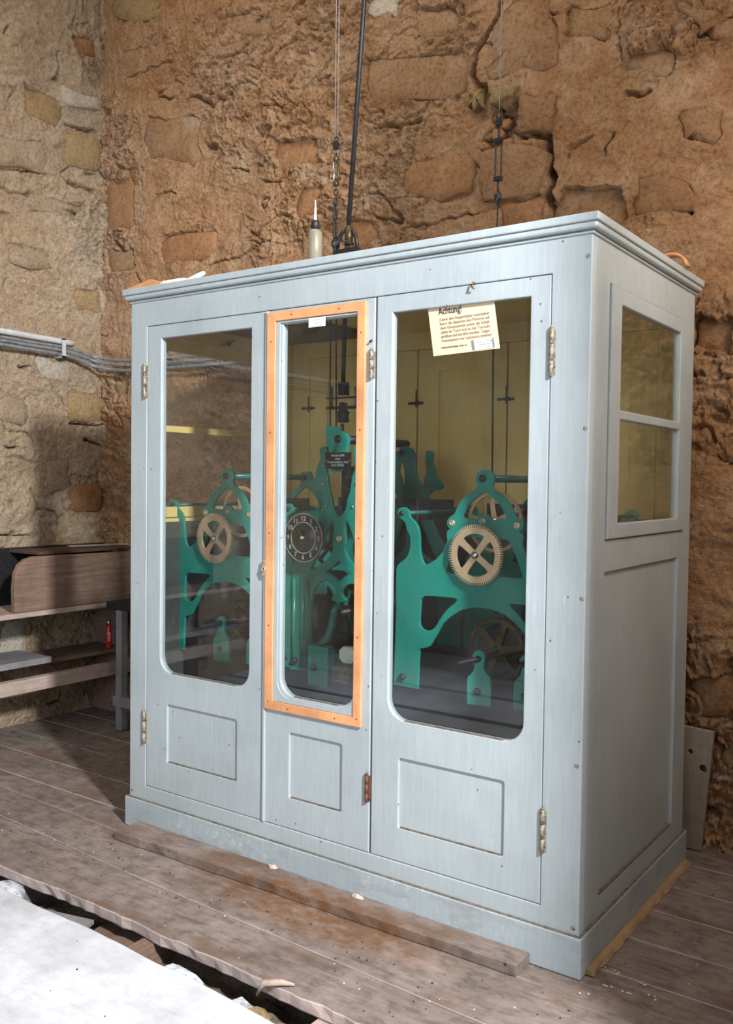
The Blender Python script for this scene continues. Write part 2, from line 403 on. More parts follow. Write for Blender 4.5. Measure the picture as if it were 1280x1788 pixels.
def relief(x, z, seed, cracks, stones):
    wx = x+.10*(fbm(x, z, 5, 3, seed=seed+50)-.5); wz = z+.10*(fbm(x, z, 5, 3, seed=seed+60)-.5)
    h = .060*(fbm(x, z, 1.3, 3, seed=seed)-.5)
    h += .055*(fbm(wx, wz*1.5, 4.5, 4, .55, seed=seed+5)-.5)
    n = fbm(wx*.8, wz*1.25, 5.0, 4, .6, seed=seed+11)*5; ter = n-np.floor(n)
    rough = np.clip((fbm(x, z, 1.6, 3, seed=seed+90)-.40)*5, .15, 1)
    h += .026*ter*rough
    n = fbm(wx, wz*1.2, 13, 3, .6, seed=seed+21)*4; ter = n-np.floor(n)
    h += .014*ter*rough
    n = fbm(wx, wz*1.3, 27, 3, .6, seed=seed+25)*4; h += .0065*(n-np.floor(n))*rough
    h += .016*(fbm(wx, wz, 30, 3, .6, seed=seed+31)-.5)*(.4+.6*rough)
    # short bedding slots
    q = fbm(wx*.8, wz, 3.2, 3, .5, seed=seed+41); r = np.abs(q-.5)
    k = np.clip((fbm(x*2, z*5, 1.6, 2, seed=seed+43)-.60)*14, 0, 1)
    h -= .05*k*np.clip(1-r/.014, 0, 1)
    for P, w, dep in cracks:
        d = seg_dist(x+.03*(fbm(x, z, 16, 3, seed=3)-.5), z+.03*(fbm(x, z, 16, 3, seed=4)-.5), P)
        ww = w*(.5+fbm(x, z, 8, 2, seed=9))
        h -= dep*1.6*np.clip((1.0-d/ww)*2.5, 0, 1)
    for P, off in stones:
        jx = .045*(fbm(x, z, 9, 3, seed=77)-.5); jz = .045*(fbm(x, z, 9, 3, seed=78)-.5); cxp = sum(p[0] for p in P)/len(P); czp = sum(p[1] for p in P)/len(P)
        m = inpoly(cxp+(x-cxp)*1.04+jx, czp+(z-czp)*1.04+jz, P); h = np.where(m, np.minimum(h, off-.02), h)
    return h
def wall_mesh(name, us, vs, fn, seed, cracks, stones, mat, h_edge=None):
    U, V = np.meshgrid(us, vs); Hh = relief(U, V, seed, cracks, stones)
    co_ = fn(U, V, Hh).reshape(-1, 3).astype(np.float32)
    nu, nv = len(us), len(vs); idx = np.arange(nu*nv).reshape(nv, nu)
    q = np.stack([idx[:-1, :-1], idx[:-1, 1:], idx[1:, 1:], idx[1:, :-1]], -1).reshape(-1, 4)
    me = bpy.data.meshes.new(name); me.vertices.add(len(co_)); me.vertices.foreach_set('co', co_.ravel())
    me.loops.add(q.size); me.loops.foreach_set('vertex_index', q.ravel().astype(np.int32))
    me.polygons.add(len(q)); me.polygons.foreach_set('loop_start', np.arange(0, q.size, 4, dtype=np.int32))
    me.polygons.foreach_set('loop_total', np.full(len(q), 4, np.int32))
    me.polygons.foreach_set('use_smooth', np.ones(len(q), bool)); me.update(calc_edges=True)
    return tag(link(name, me, mat), kind='structure')
def grid(*segs):
    out = []
    for a, b, st in segs: out += list(np.arange(a, b, st))
    return np.array(out+[segs[-1][1]])
def blob(P, jit=.02, seed=0):
    rr = random.Random(seed); out = []
    n = len(P)
    for i in range(n):
        a, b = P[i], P[(i+1) % n]
        for t in (0.12, .5, .88): out.append((a[0]+(b[0]-a[0])*t+rr.uniform(-jit, jit), a[1]+(b[1]-a[1])*t+rr.uniform(-jit, jit)))
    return out
BW, LW = 1.30, -1.82
bstones = [  # (pixel corners on the back wall, depth, material)
 ([(192, -5), (286, -5), (280, 34), (196, 42)], .0, STONEG), ([(250, 205), (348, 200), (352, 285), (256, 282)], -.005, STONE),
 ([(186, 318), (236, 308), (238, 400), (188, 408)], .005, STONEO), ([(402, 28), (478, 22), (480, 58), (404, 66)], .0, STONE),
 ([(640, 96), (812, 90), (812, 162), (642, 196)], .0, STONE), ([(886, 12), (968, 4), (972, 118), (852, 138), (856, 90)], .010, STONE),
 ([(904, 174), (975, 166), (972, 232), (908, 236)], .03, STONE), ([(818, 158), (856, 154), (856, 190), (822, 194)], .035, STONEG),
 ([(860, 150), (905, 146), (902, 176), (862, 180)], .035, STONEG), ([(840, 262), (956, 252), (950, 338), (838, 346)], .02, STONE),
 ([(874, 350), (952, 344), (952, 392), (874, 398)], -.005, STONEO), ([(706, 286), (828, 268), (826, 338), (708, 352)], -.005, STONEO),
 ([(968, 330), (1092, 318), (1098, 400), (970, 398)], -.02, STONE), ([(1108, 314), (1206, 304), (1210, 366), (1110, 372)], .0, STONE),
 ([(1190, 198), (1256, 190), (1262, 246), (1194, 250)], .0, STONE), ([(1212, 32), (1290, 22), (1290, 62), (1216, 66)], .015, STONE),
 ([(645, 0), (704, -4), (702, 30), (650, 40)], .01, LIME), ([(985, 20), (1075, 10), (1072, 70), (990, 80)], .0, STONE),
 ([(480, 248), (560, 236), (560, 290), (484, 300)], -.005, STONEO), ([(520, 330), (572, 322), (570, 372), (522, 380)], .0, STONEO),
 ([(276, 418), (372, 404), (370, 448), (280, 462)], -.01, STONEO), ([(655, 120), (660, 120), (660, 121), (655, 121)], -.05, STONE),
 ([(1212, 1186), (1290, 1180), (1290, 1242), (1218, 1246)], .01, STONE), ([(1262, 1296), (1300, 1292), (1300, 1338), (1264, 1340)], .02, STONEG),
 ([(1212, 560), (1290, 550), (1290, 610), (1214, 616)], -.01, STONE), ([(560, 395), (660, 382), (664, 425), (600, 440)], -.01, STONEO),
 ([(190, 440), (240, 434), (240, 474), (192, 480)], .0, STONE), ([(200, 655), (232, 650), (232, 690), (202, 694)], .0, STONEG),
 ([(720, 20), (800, 14), (802, 60), (724, 70)], .0, STONE), ([(1090, 90), (1180, 80), (1184, 130), (1094, 138)], -.005, STONE),
]
bstones = [b for b in bstones if b[1] > -.04]
lstones = [
 ([(-10, 232), (84, 254), (84, 304), (-10, 290)], .005, STONE), ([(112, 226), (172, 240), (176, 298), (114, 292)], .01, STONEG),
 ([(30, 140), (104, 176), (108, 220), (44, 200)], -.01, STONEG), ([(52, 338), (140, 362), (138, 380), (56, 366)], .0, STONE),
 ([(122, 56), (166, 70), (166, 104), (128, 98)], -.01, STONEO), ([(118, 684), (178, 690), (180, 738), (120, 736)], .0, STONEG),
 ([(80, 806), (122, 800), (124, 860), (82, 862)], .0, STONE), ([(122, 846), (176, 842), (176, 892), (122, 896)], .005, STONEO),
 ([(0, 690), (46, 694), (44, 740), (0, 736)], .0, STONE), ([(60, 620), (112, 630), (112, 668), (62, 662)], .01, LIME),
 ([(184, 844), (214, 842), (212, 876), (186, 880)], .01, LIME), ([(106, 152), (176, 176), (176, 196), (110, 180)], .02, LIME),
 ([(130, 500), (176, 510), (176, 548), (132, 542)], .0, STONEG), ([(10, 420), (90, 440), (88, 476), (12, 460)], .0, STONE),
 ([(84, 944), (0, 0), (0, 0), (0, 0)], -.05, STONE), ([(0, 1090), (44, 1084), (44, 1150), (0, 1156)], .0, LIME),
]
lstones = [b for b in lstones if b[1] > -.04]
def stone_obj(P, plane, base_, off, mat, parent, i):
    rr = random.Random(i*7+1); c = (sum(p[0] for p in P)/len(P), sum(p[1] for p in P)/len(P)); vs = []
    rings = [(1.0, -.06), (1.0, off-.002), (.93, off+.006), (.45, off+.010)]
    for sc, h in rings:
        for k, p in enumerate(P):
            hh = h+(rr.uniform(-.003, .003) if h > -.05 else 0)
            a, b = c[0]+(p[0]-c[0])*sc, c[1]+(p[1]-c[1])*sc
            vs.append((a, base_-hh, b) if plane == 'y' else (base_+hh, a, b))
    n = len(P); h = off+.011
    vs.append((c[0], base_-h, c[1]) if plane == 'y' else (base_+h, c[0], c[1]))
    fs = [(r*n+k, r*n+(k+1) % n, (r+1)*n+(k+1) % n, (r+1)*n+k) for r in range(len(rings)-1) for k in range(n)]
    fs += [((len(rings)-1)*n+k, (len(rings)-1)*n+(k+1) % n, len(rings)*n) for k in range(n)]
    mb = MB(); mb.add(vs, fs, True); o = link('stone', mb.mesh('stone'), mat, parent); return o
crk = lambda pts: XZ(pts, BW)
cracks = [
 (crk([(878, -10), (868, 30), (848, 62), (832, 90), (824, 125), (832, 148), (852, 150)]), .013, .12),
 (crk([(852, 150), (868, 180), (858, 196), (880, 200)]), .013, .12), (crk([(903, 180), (898, 215), (908, 236), (956, 238)]), .014, .11),
 (crk([(958, 240), (958, 290), (966, 305), (958, 345), (968, 372), (962, 400)]), .018, .13),
 (crk([(656, 226), (690, 220), (735, 206)]), .009, .07), (crk([(740, 290), (760, 286), (780, 290)]), .004, .03),
 (crk([(1220, 64), (1250, 52), (1280, 46)]), .011, .08), (crk([(1094, 164), (1120, 168), (1138, 161)]), .011, .07),
 (crk([(1136, 122), (1180, 114)]), .005, .04), (crk([(480, 320), (530, 300)]), .004, .03),
 (crk([(560, 142), (585, 136)]), .007, .05), (crk([(410, 296), (436, 298)]), .005, .05),
 (crk([(1190, 356), (1206, 372)]), .009, .08), (crk([(660, 380), (700, 385)]), .009, .05),
 (crk([(1250, 1292), (1264, 1304), (1268, 1330)]), .012, .08), (crk([(1240, 1408), (1256, 1424)]), .012, .07),
 (crk([(1080, 10), (1082, 60), (1092, 112)]), .003, .03), (crk([(700, 400), (760, 386), (830, 370)]), .004, .05),
 (crk([(395, 60), (400, 20)]), .006, .05), (crk([(220, 140), (260, 120), (300, 108)]), .005, .04),
 (crk([(360, 462), (420, 448), (480, 420)]), .006, .05),
]
cl = lambda pts: YZ(pts, LW)
lcr = [(cl([(112, 218), (168, 232)]), .012, .08), (cl([(0, 292), (80, 305)]), .007, .06), (cl([(146, 302), (170, 304)]), .008, .06),
 (cl([(120, 740), (180, 742)]), .006, .06), (cl([(180, 745), (225, 744)]), .006, .06), (cl([(0, 936), (48, 936)]), .006, .05),
 (cl([(120, 318), (160, 336)]), .016, .07), (cl([(150, 768), (178, 778)]), .008, .06), (cl([(10, 780), (30, 782)]), .008, .06),
 (cl([(96, 1000), (120, 1010)]), .01, .06), (cl([(90, 1230), (115, 1222)]), .012, .06), (cl([(32, 638), (50, 640)]), .007, .06)]
# the recess broken out of the wall beside the crack
recess = XZ([(862, 186), (900, 186), (896, 250), (862, 262), (834, 268), (838, 238), (858, 220)], BW)
bl = [(blob(XZ(P, BW), .024, i), off, m) for i, (P, off, m) in enumerate(bstones)]
ll = [(blob(YZ(P, LW), .018, i+50), off, m) for i, (P, off, m) in enumerate(lstones)]
us = grid((-2.0, -1.84, .02), (-1.84, -1.2, .006), (-1.2, 1.95, .0055), (1.95, 2.5, .005), (2.5, 3.3, .03)); vs = grid((-.45, 2.3, .009), (2.3, 4.25, .0052), (4.3, 4.9, .03))
wb = wall_mesh('wall_back', us, vs, lambda U, V, H: np.stack([U, BW-H, V], -1), 3, cracks, [(p, o) for p, o, m in bl]+[(recess, -.05)], WALL)
us = grid((-4.9, .3, .03), (.3, 1.45, .0065)); vs = grid((-.45, 4.4, .0065), (4.4, 4.9, .05))
wl = wall_mesh('wall_left', us, vs, lambda U, V, H: np.stack([LW+H, U, V], -1), 33, lcr, [(p, o) for p, o, m in ll], LWALL)
for i, (p, o, m) in enumerate(bl): stone_obj(p, 'y', BW, o-.004, m, wb, i)
for i, (p, o, m) in enumerate(ll): stone_obj(p, 'x', LW, o-.003, LSTONE if m is STONE else m, wl, i+60)
rc = random.Random(5)
for (a, b, r) in ((868, 205, .03), (884, 215, .035), (872, 236, .04), (850, 238, .035), (888, 250, .035), (846, 256, .03), (850, 208, .025)):
    p = at(a, b, 'y', BW+.03); P = [(p.x+r*rc.uniform(.8, 1.3)*math.cos(k*PI/3), p.z+r*rc.uniform(.6, .9)*math.sin(k*PI/3)) for k in range(6)]
    stone_obj(P, 'y', BW, -.035+rc.uniform(0, .02), STONEO, wb, a)
# right and front walls and the ceiling, outside the frame, with the daylight openings
def shell(name, mb, mat): return tag(mb.obj(name, mat), kind='structure')
mb = MB(); X0, X1 = 3.3, 3.55
mb.box(X0, X1, -.93, 1.6, -.45, 4.9).box(X0, X1, -4.9, -2.5, -.45, 4.9).box(X0, X1, -2.5, -.93, -.45, .35).box(X0, X1, -2.5, -.93, 3.6, 4.9)
shell('wall_right', mb, WALL)
mb = MB(); mb.box(-2, 0, -4.9, -4.6, -.45, 4.9).box(3.2, 3.6, -4.9, -4.6, -.45, 4.9).box(0, 3.2, -4.9, -4.6, -.45, 1.2).box(0, 3.2, -4.9, -4.6, 3.2, 4.9)
shell('wall_front', mb, WALL)
mb = MB(); mb.box(-2.1, 3.6, -4.9, 1.6, 4.85, 4.95); shell('ceiling', mb, OLDW)
# floor: rubble bed under the boards, boards laid on it
us = np.arange(-1.9, 3.35, .02); vs = np.arange(-4.7, 1.45, .02)
U, V = np.meshgrid(us, vs)
hh = -.19+.09*fbm(U, V, 7, 4, .55, 70)+.02*fbm(U, V, 40, 2, .5, 71)
idx = np.arange(U.size).reshape(U.shape); q = np.stack([idx[:-1, :-1], idx[:-1, 1:], idx[1:, 1:], idx[1:, :-1]], -1).reshape(-1, 4)
me = bpy.data.meshes.new('floor'); me.from_pydata(np.stack([U, V, hh], -1).reshape(-1, 3).tolist(), [], q.tolist())
me.polygons.foreach_set('use_smooth', [True]*len(me.polygons))
RUB = masonry('rubble_fill', [(.12, .09, .07), (.22, .17, .13), (.30, .24, .19), (.34, .3, .26)])
FL = tag(link('floor', me, RUB), kind='structure')
def board(name, front, backl, z1, th, mat, parent, bvl=.004, step=.05, jit=.0, seed=1):
    """a plank whose front and back edges are polylines (x,y) sampled along x"""
    rr = random.Random(seed); x0, x1 = front[0][0], front[-1][0]; n = max(2, int((x1-x0)/step)); vs = []
    def ev(L, x):
        for (a, b), (c, d) in zip(L[:-1], L[1:]):
            if a <= x <= c+1e-9: return b+(d-b)*(x-a)/(c-a+1e-9)
        return L[-1][1] if x > L[-1][0] else L[0][1]
    for i in range(n+1):
        x = x0+(x1-x0)*i/n; j = rr.uniform(-jit, jit); k = rr.uniform(-jit, jit)
        w = rr.uniform(-.0012, .0012)
        vs += [(x, ev(front, x)+j, z1+w), (x, ev(front, x)+k+.004, z1-th), (x, ev(backl, x), z1-th), (x, ev(backl, x), z1+w)]
    fs = [(i*4+a, (i+1)*4+a, (i+1)*4+(a+1) % 4, i*4+(a+1) % 4) for i in range(n) for a in range(4)]+[(0, 1, 2, 3), (n*4+3, n*4+2, n*4+1, n*4)]
    mb = MB(); mb.add(vs, fs); o = mb.obj(name, [mat, EDGE], parent, bvl)
    for p in o.data.polygons:
        if p.normal.y < -.5: p.material_index = 1
    return o
def gxy(pts, z=0.0): return [(p.x, p.y) for p in (at(a, b, 'z', z) for a, b in pts)]
fe = gxy([(0, 1511), (105, 1552), (188, 1587), (280, 1631), (394, 1679), (470, 1716), (560, 1754)])
fe = [(-1.8, fe[0][1]+.03)]+fe+[(3.28, fe[-1][1]-.06)]
nf = gxy([(0, 1548), (66, 1581), (144, 1614), (210, 1646), (280, 1684), (324, 1701), (372, 1727), (437, 1762), (481, 1786)])
nf = [(-1.8, nf[0][1]+.03)]+nf+[(3.28, nf[-1][1]-.06)]
s1 = [(-1.8, -.20), (-.536, -.277), (.527, -.335), (3.28, -.42)]
s2 = [(-1.8, -.02), (0, -.08), (1.9, -.10), (3.28, -.14)]
def off(L, d): return [(a, b+d) for a, b in L]
board('plank', fe, off(s1, -.002), 0, .045, PLANK, FL, .006, .04, .005, 3)
board('plank', off(s1, .002), off(s2, -.002), 0, .045, PLANK, FL, .003, .3)
ys = [-.02, .095, .34, .58, .81, 1.05, 1.29]; l0 = off(s2, .002)
for i, y in enumerate(ys[1:]):
    L = [(-1.8, y), (3.28, y)]; cut = (-.35, .4, -.1, .6, -.5, .2)[i]
    a = [(x, yy) for x, yy in l0]
    def clip(L, xa, xb):
        def ev(x):
            for (p, q_), (r, s_) in zip(L[:-1], L[1:]):
                if p <= x <= r: return q_+(s_-q_)*(x-p)/(r-p)
            return L[-1][1]
        return [(xa, ev(xa))]+[p for p in L if xa < p[0] < xb]+[(xb, ev(xb))]
    for xa, xb in ((-1.8, cut-.002), (cut+.002, 3.28)):
        board('plank', clip(a, xa, xb), [(xa, y-.002), (xb, y-.002)], random.uniform(-.002, .001), .04, PLANK, FL, .003, .4)
    l0 = [(-1.8, y+.002), (3.28, y+.002)]
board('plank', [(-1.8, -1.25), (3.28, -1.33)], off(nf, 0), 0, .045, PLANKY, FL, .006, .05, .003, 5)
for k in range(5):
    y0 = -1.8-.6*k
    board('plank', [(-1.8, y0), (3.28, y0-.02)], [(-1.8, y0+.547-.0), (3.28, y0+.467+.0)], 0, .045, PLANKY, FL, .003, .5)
# joists and clutter seen in the gap between the boards
for x, w, m in ((.02, .05, GREYW), (.74, .06, OLDW), (1.50, .07, PINK), (2.3, .07, OLDW), (-1.0, .07, OLDW)):
    MB().box(x, x+w, -1.3, 1.2, -.16, -.047).obj('joist', m, FL, .003)
# ------------------------------------------------------------------ cabinet
W_, D_, HB, H_ = 2.0514, 1.0633, 2.2505, 2.30
CB = empty('clock_cabinet', (W_/2, D_/2, 0), 'large blue-grey painted wooden cabinet with glazed doors housing the tower clock', 'cabinet')
PF = [GREY, YEL]
zb, zt, xl, xr = .187, 2.14, .10, 1.925
o = link('front_frame', plate_mesh([rect(0, W_, .10, HB), rect(xl, xr, zb, zt)], .035, .003, 'y', 0, (0, 1, 0)), PF, CB)
def door(x0, x1, gl, pn, rb=.07, name='door', y=.002, parent=CB, mats=PF, back=(0, 1, 0), th=.03):
    g = .002
    d = link(name, plate_mesh([rect(x0+g, x1-g, zb+g, zt-g), rrect(*gl, rb), rrect(*pn, .008, .008, 3)], th, .0035, 'y', y, back), mats, parent)
    link('door_panel', plate_mesh([rect(pn[0]-.01, pn[1]+.01, pn[2]-.01, pn[3]+.01)], .010, .001, 'y', y+.009, back), mats, d)
    MB().box(gl[0]-.008, gl[1]+.008, y+.012, y+.015, gl[2]-.008, gl[3]+.008).obj('glass_pane', GLASS, d)
    # dust lying on the sill of the recessed panel and of the glass
    return d
d1 = door(xl, .762, (.186, .690, .690, 2.084), (.231, .628, .314, .557))
d2 = door(.766, 1.270, (.849, 1.196, .69, 2.083), (.899, 1.144, .307, .553))
d3 = door(1.274, xr, (1.342, 1.855, .68, 2.079), (1.391, 1.792, .307, .549))
for d, (a, b, z) in ((d1, (.231, .628, .314)), (d2, (.899, 1.144, .307)), (d3, (1.391, 1.792, .307))):
    MB().box(a+.006, b-.006, .0035, .0105, z-.001, z+.0035).obj('sill_dust', DUST, d)
for d, (a, b, z) in ((d1, (.186, .690, .690)), (d2, (.849, 1.196, .69)), (d3, (1.342, 1.855, .68))):
    MB().box(a+.07, b-.07, .003, .0135, z-.001, z+.003).obj('glass_sill_dust', DUST, d)
# orange frame of the middle door: four mitred strips and their screws
def fr(a, b, c, e, i, j, k, l):
    A = [(a, c), (b, c), (b, e), (a, e)]; B = [(i, k), (j, k), (j, l), (i, l)]
    return [[A[n], A[(n+1) % 4], B[(n+1) % 4], B[n]] for n in range(4)]
for n, L in enumerate(fr(.781, 1.234, .631, 2.128, .821, 1.201, .663, 2.095)):
    tag(link('orange_strip', plate_mesh([L], .012, .0012, 'y', -.0105), ORA, d2), 'bare orange wooden glazing strip')
for x, z in [(x, z) for x in (.801, 1.218) for z in (.66, .95, 1.3, 1.68, 2.02)]+[(x, z) for x in (.9, 1.12) for z in (.646, 2.112)]:
    MB().lathe((x, -.0112, z), [(.003, 0), (.0035, .001), (.0035, .002)], 'y', 8).obj('screw', RUST, d2)
link('glazing_bead', plate_mesh([rect(.822, 1.200, .664, 2.094), rrect(.840, 1.198, .682, 2.087, .065)], .006, .001, 'y', -.0045), GREY, d2)
link('meeting_bead', plate_mesh([rect(.767, .780, .19, 2.137)], .01, .003, 'y', -.006), GREY, d2)
# hinges, lock and knobs
def hinge(d, x, z0, z1, mat):
    m = MB(); n = 3; L = (z1-z0)/n
    for i in range(n): m.tube([(x, -.006, z0+i*L+.001), (x, -.006, z0+(i+1)*L-.001)], .0062, 10)
    m.box(x-.012, x+.012, -.001, .003, z0+.004, z1-.004)
    m.lathe((x, -.006, z1), [(.0062, 0), (.0045, .006), (.001, .009)], 'z', 10)
    tag(m.obj('hinge', mat, d), 'worn paint-flecked hinge' if mat is HINGE else 'rusty brown hinge')
hinge(d1, .092, 1.838, 1.98, HINGE); hinge(d1, .096, .370, .513, HINGE)
hinge(d2, 1.259, 1.856, 1.955, HINGE); hinge(d2, 1.262, .370, .468, RUST)
hinge(d3, 1.930, 1.827, 1.974, HINGE); hinge(d3, 1.930, .355, .492, HINGE)
lk = link('lock_plate', plate_mesh([smooth([(.778-.008, 1.135), (.778+.008, 1.135), (.778+.012, 1.165), (.778+.005, 1.2), (.778-.005, 1.2), (.778-.012, 1.165)], 1), circ(.778, 1.163, .005, 10)], .004, .001, 'y', -.016), HINGE, d2)
link('keyhole_ring', MB().torus((.778, -.017, 1.163), .0075, .0028).mesh('r'), BRASS, d2)
m = MB(); p = at(826, 500, 'y', -.01); m.tube([(p.x, .0, p.z+.012), (p.x, -.012, p.z+.012), (p.x, -.016, p.z-.004), (p.x+.004, -.01, p.z-.008)], .003, 8); m.obj('turn_hook', RUST, d3)
m = MB(); m.tube([(1.256, 0, 1.99), (1.256, -.01, 1.985)], .004, 8); m.obj('nail', IRON, CB)
# side walls (outer grey, inner yellow) with sash windows and recessed panel
def side(x, t):
    w0 = .243 if t > 0 else .128
    n = (-1 if t > 0 else 1, 0, 0)
    s = link('side_panel', plate_mesh([rect(.034, D_, .10, HB), rect(.153 if t > 0 else .076, .970, 1.325, 2.125), rect(.157, .915, .195, 1.224)], t, .003, 'x', x, n), PF, CB)
    link('lower_panel', plate_mesh([rect(.145, .927, .183, 1.236)], .009*(1 if t > 0 else -1), .001, 'x', x-(.011 if t > 0 else -.011), n), PF, s)
    sg = 1 if t > 0 else -1
    w = link('side_window', plate_mesh([rect(.156 if t > 0 else .08, .967, 1.328, 2.122), rect(w0, .870, 1.376, 1.708), rect(w0, .870, 1.738, 2.070)], .026*sg, .004, 'x', x+.008*sg, n), PF, CB)
    for z0, z1 in ((1.376, 1.708), (1.738, 2.070)):
        MB().box(min(x-.008*sg, x-.005*sg), max(x-.008*sg, x-.005*sg), w0-.005, .875, z0-.005, z1+.005).obj('glass_pane', GLASS, w)
    return s
side(W_, .03); side(0, -.03)
MB().box(W_-.008, W_+.0, .165, .908, .193, .199).obj('sill_dust', DUST, CB)
# plinth, cornice, roof, shelf and back
p_ = .0146
m = MB(); m.box(-p_, W_+p_, -p_, D_+p_, 0, .126); bev(m.obj('plinth', SCUF, CB), .004)
m = MB(); m.box(-p_+.004, W_+p_-.004, -p_+.003, -.001, .126, .1285).box(W_+.002, W_+p_-.003, 0, D_, .126, .1285); m.obj('plinth_dust', DUST, CB)
m = MB(); m.box(-.006, W_+.006, -.006, D_+.006, 2.243, 2.252); bev(m.obj('cornice_fillet', GREY, CB), .002)
m = MB(); c = .022; m.box(-c, W_+c, -c, D_+c, 2.2535, 2.277); bev(m.obj('cornice_moulding', GREY, CB), .010, 4)
m = MB(); c = .028; m.box(-c, W_+c, -c, D_+c, 2.2745, 2.30); bev(m.obj('roof_board', GREY, CB), .004)
MB().box(.002, W_-.002, .036, D_-.02, 2.20, 2.24).obj('inner_ceiling', YEL, CB)
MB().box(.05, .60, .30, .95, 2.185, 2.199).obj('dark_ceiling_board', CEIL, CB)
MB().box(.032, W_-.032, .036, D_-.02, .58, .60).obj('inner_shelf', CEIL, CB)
SHADE_LOW = plain('low_interior_shade', (.045, .05, .045), .6, 0, .2, 12)  # dark boards added low in the case to stand in for shade
for xa_, xb_ in ((.031, .037), (W_-.037, W_-.031)): MB().box(xa_, xb_, .04, D_-.035, .60, 1.31).obj('shade_board', SHADE_LOW, CB)
MB().box(.04, W_-.04, D_-.036, D_-.030, .60, 1.36).obj('shade_board', SHADE_LOW, CB)
MB().box(.032, W_-.032, .0365, .06, 2.145, 2.20).obj('inner_rail', YEL, CB)
bk = link('back_frame', plate_mesh([rect(0.03, W_-.03, .10, HB), rect(.141, 1.92, .19, 2.12)], .02, .001, 'y', D_-.028), [YEL], CB)
for x0, x1 in ((.141, .79), (.794, 1.257), (1.261, 1.92)):
    a, b = x0+.115, x1-.105
    d = link('back_door', plate_mesh([rect(x0+.002, x1-.002, .192, 2.118), rect(a, b, .95, 2.015), rect(a, b, .28, .80)], .016, .001, 'y', D_-.026), [YEL], CB)
    MB().box(a-.01, b+.01, D_-.018, D_-.013, .94, 2.025).obj('back_door_panel', YEL, d)
    MB().box(a-.01, b+.01, D_-.018, D_-.013, .27, .81).obj('back_door_panel', YEL, d)
for x in (.141, .79, 1.258):
    m = MB(); y = D_-.028; z = 1.87
    m.box(x-.045, x+.035, y-.006, y, z-.006, z+.006).tube([(x, y-.008, z-.02), (x, y-.008, z+.06)], .003, 8).lathe((x+.01, y-.02, z), [(.009, 0), (.009, .02)], 'y', 10)
    m.obj('bolt_latch', IRON, CB)
m = MB(); p = at(397, 600, 'x', .034)
m.tube([(.036, p.y-.03, p.z-.01), (.05, p.y, p.z), (.04, p.y+.04, p.z+.02)], .005, 8).lathe((.036, p.y, p.z), [(.012, 0), (.012, .012)], 'x', 10).box(.034, .04, p.y-.05, p.y-.02, p.z-.016, p.z-.008)
m.obj('window_catch', IRON, CB)
p = at(503, 577, 'y', .95)
MB().tube([(.033, .95, p.z), (.10, .95, p.z)], .022, 14).obj('cable_gland', IRON, CB)
# screws down the corner post
for px, py in ((1027, 447), (1022, 748), (1016, 1046), (1007, 1338), (1000, 1621), (228, 559), (231, 1379)):
    q = at(px, py, 'y', 0); MB().lathe((q.x, -.0008, q.z), [(.006, 0), (.008, .001), (.008, .003)], 'y', 12).obj('screw', HINGE, CB)

# ------------------------------------------------------------------ clock movements
YF, YR = .25, .78
MC = empty('going_train', (.93, .52, .60), 'green iron clock movement with small black dial behind the orange-framed door', 'clock movement')
ML = empty('striking_train', (.33, .52, .60), 'green iron striking movement with brass wheel behind the left glass door', 'clock movement')
MR = empty('striking_train', (1.60, .52, .60), 'green iron striking movement with big brass wheel behind the right glass door', 'clock movement')
C4 = lambda L: crop(L, 660, 860, 3.887)
C7 = lambda L: crop(L, 760, 800, 6.878)
XS = 1.585                                       # symmetry axis of the striking frame (world x)
def mirx(L, c): return [(2*c-x, z) for x, z in reversed(L)]
Lh = XZ(C7([(567, 145), (530, 152), (500, 180), (483, 215), (483, 270), (500, 320), (497, 350), (470, 385), (400, 428), (340, 475), (290, 540), (255, 600), (228, 672), (180, 700), (145, 735), (135, 780), (150, 830), (185, 850)])
        + C4([(462, 262), (470, 330), (440, 400), (390, 455), (322, 497), (300, 470), (284, 400), (281, 290), (268, 225), (240, 190), (213, 165), (212, 130), (190, 103), (160, 97), (135, 112), (128, 138), (135, 165), (160, 182), (188, 210), (190, 250), (215, 290), (220, 340), (212, 400), (190, 445), (130, 490), (120, 540), (122, 800), (105, 1305), (268, 1335), (274, 1160), (280, 1060), (345, 1052), (372, 1010), (400, 960), (440, 890), (490, 845), (560, 800), (620, 785), (680, 782)]), YF)
axf = XZ([(843.5, 900)], YF)[0][0]
Lh = [(x, z) for x, z in Lh]
def strike_frame():
    cx = axf+.004
    left = [(x, z) for x, z in Lh if x < cx]
    outer = smooth(left+mirx(left, cx), 1, True, .036)
    h1 = XZ(C7([(575, 412), (530, 440), (480, 480), (430, 520), (390, 570), (355, 640), (322, 716), (420, 725), (500, 735), (520, 690), (570, 672)]), YF); h1 = [p for p in h1 if p[0] < cx]; h1 = smooth(h1+mirx(h1, cx), 1)
    h2 = XZ(C4([(560, 300), (545, 330), (500, 420), (470, 500), (455, 545), (560, 552), (650, 556)]), YF); h2 = smooth([p for p in h2 if p[0] < cx]+mirx([p for p in h2 if p[0] < cx], cx), 1)
    h3 = smooth(XZ(C4([(290, 700), (400, 706), (530, 718), (538, 735), (470, 790), (425, 850), (385, 920), (345, 942), (300, 930), (278, 895), (284, 800)]), YF), 1)
    return [outer, h1, h2, h3, mirx(h3, cx)], cx
loops, cxs = strike_frame()
def shift(loops, d): return [[(x+d, z) for x, z in L] for L in loops]
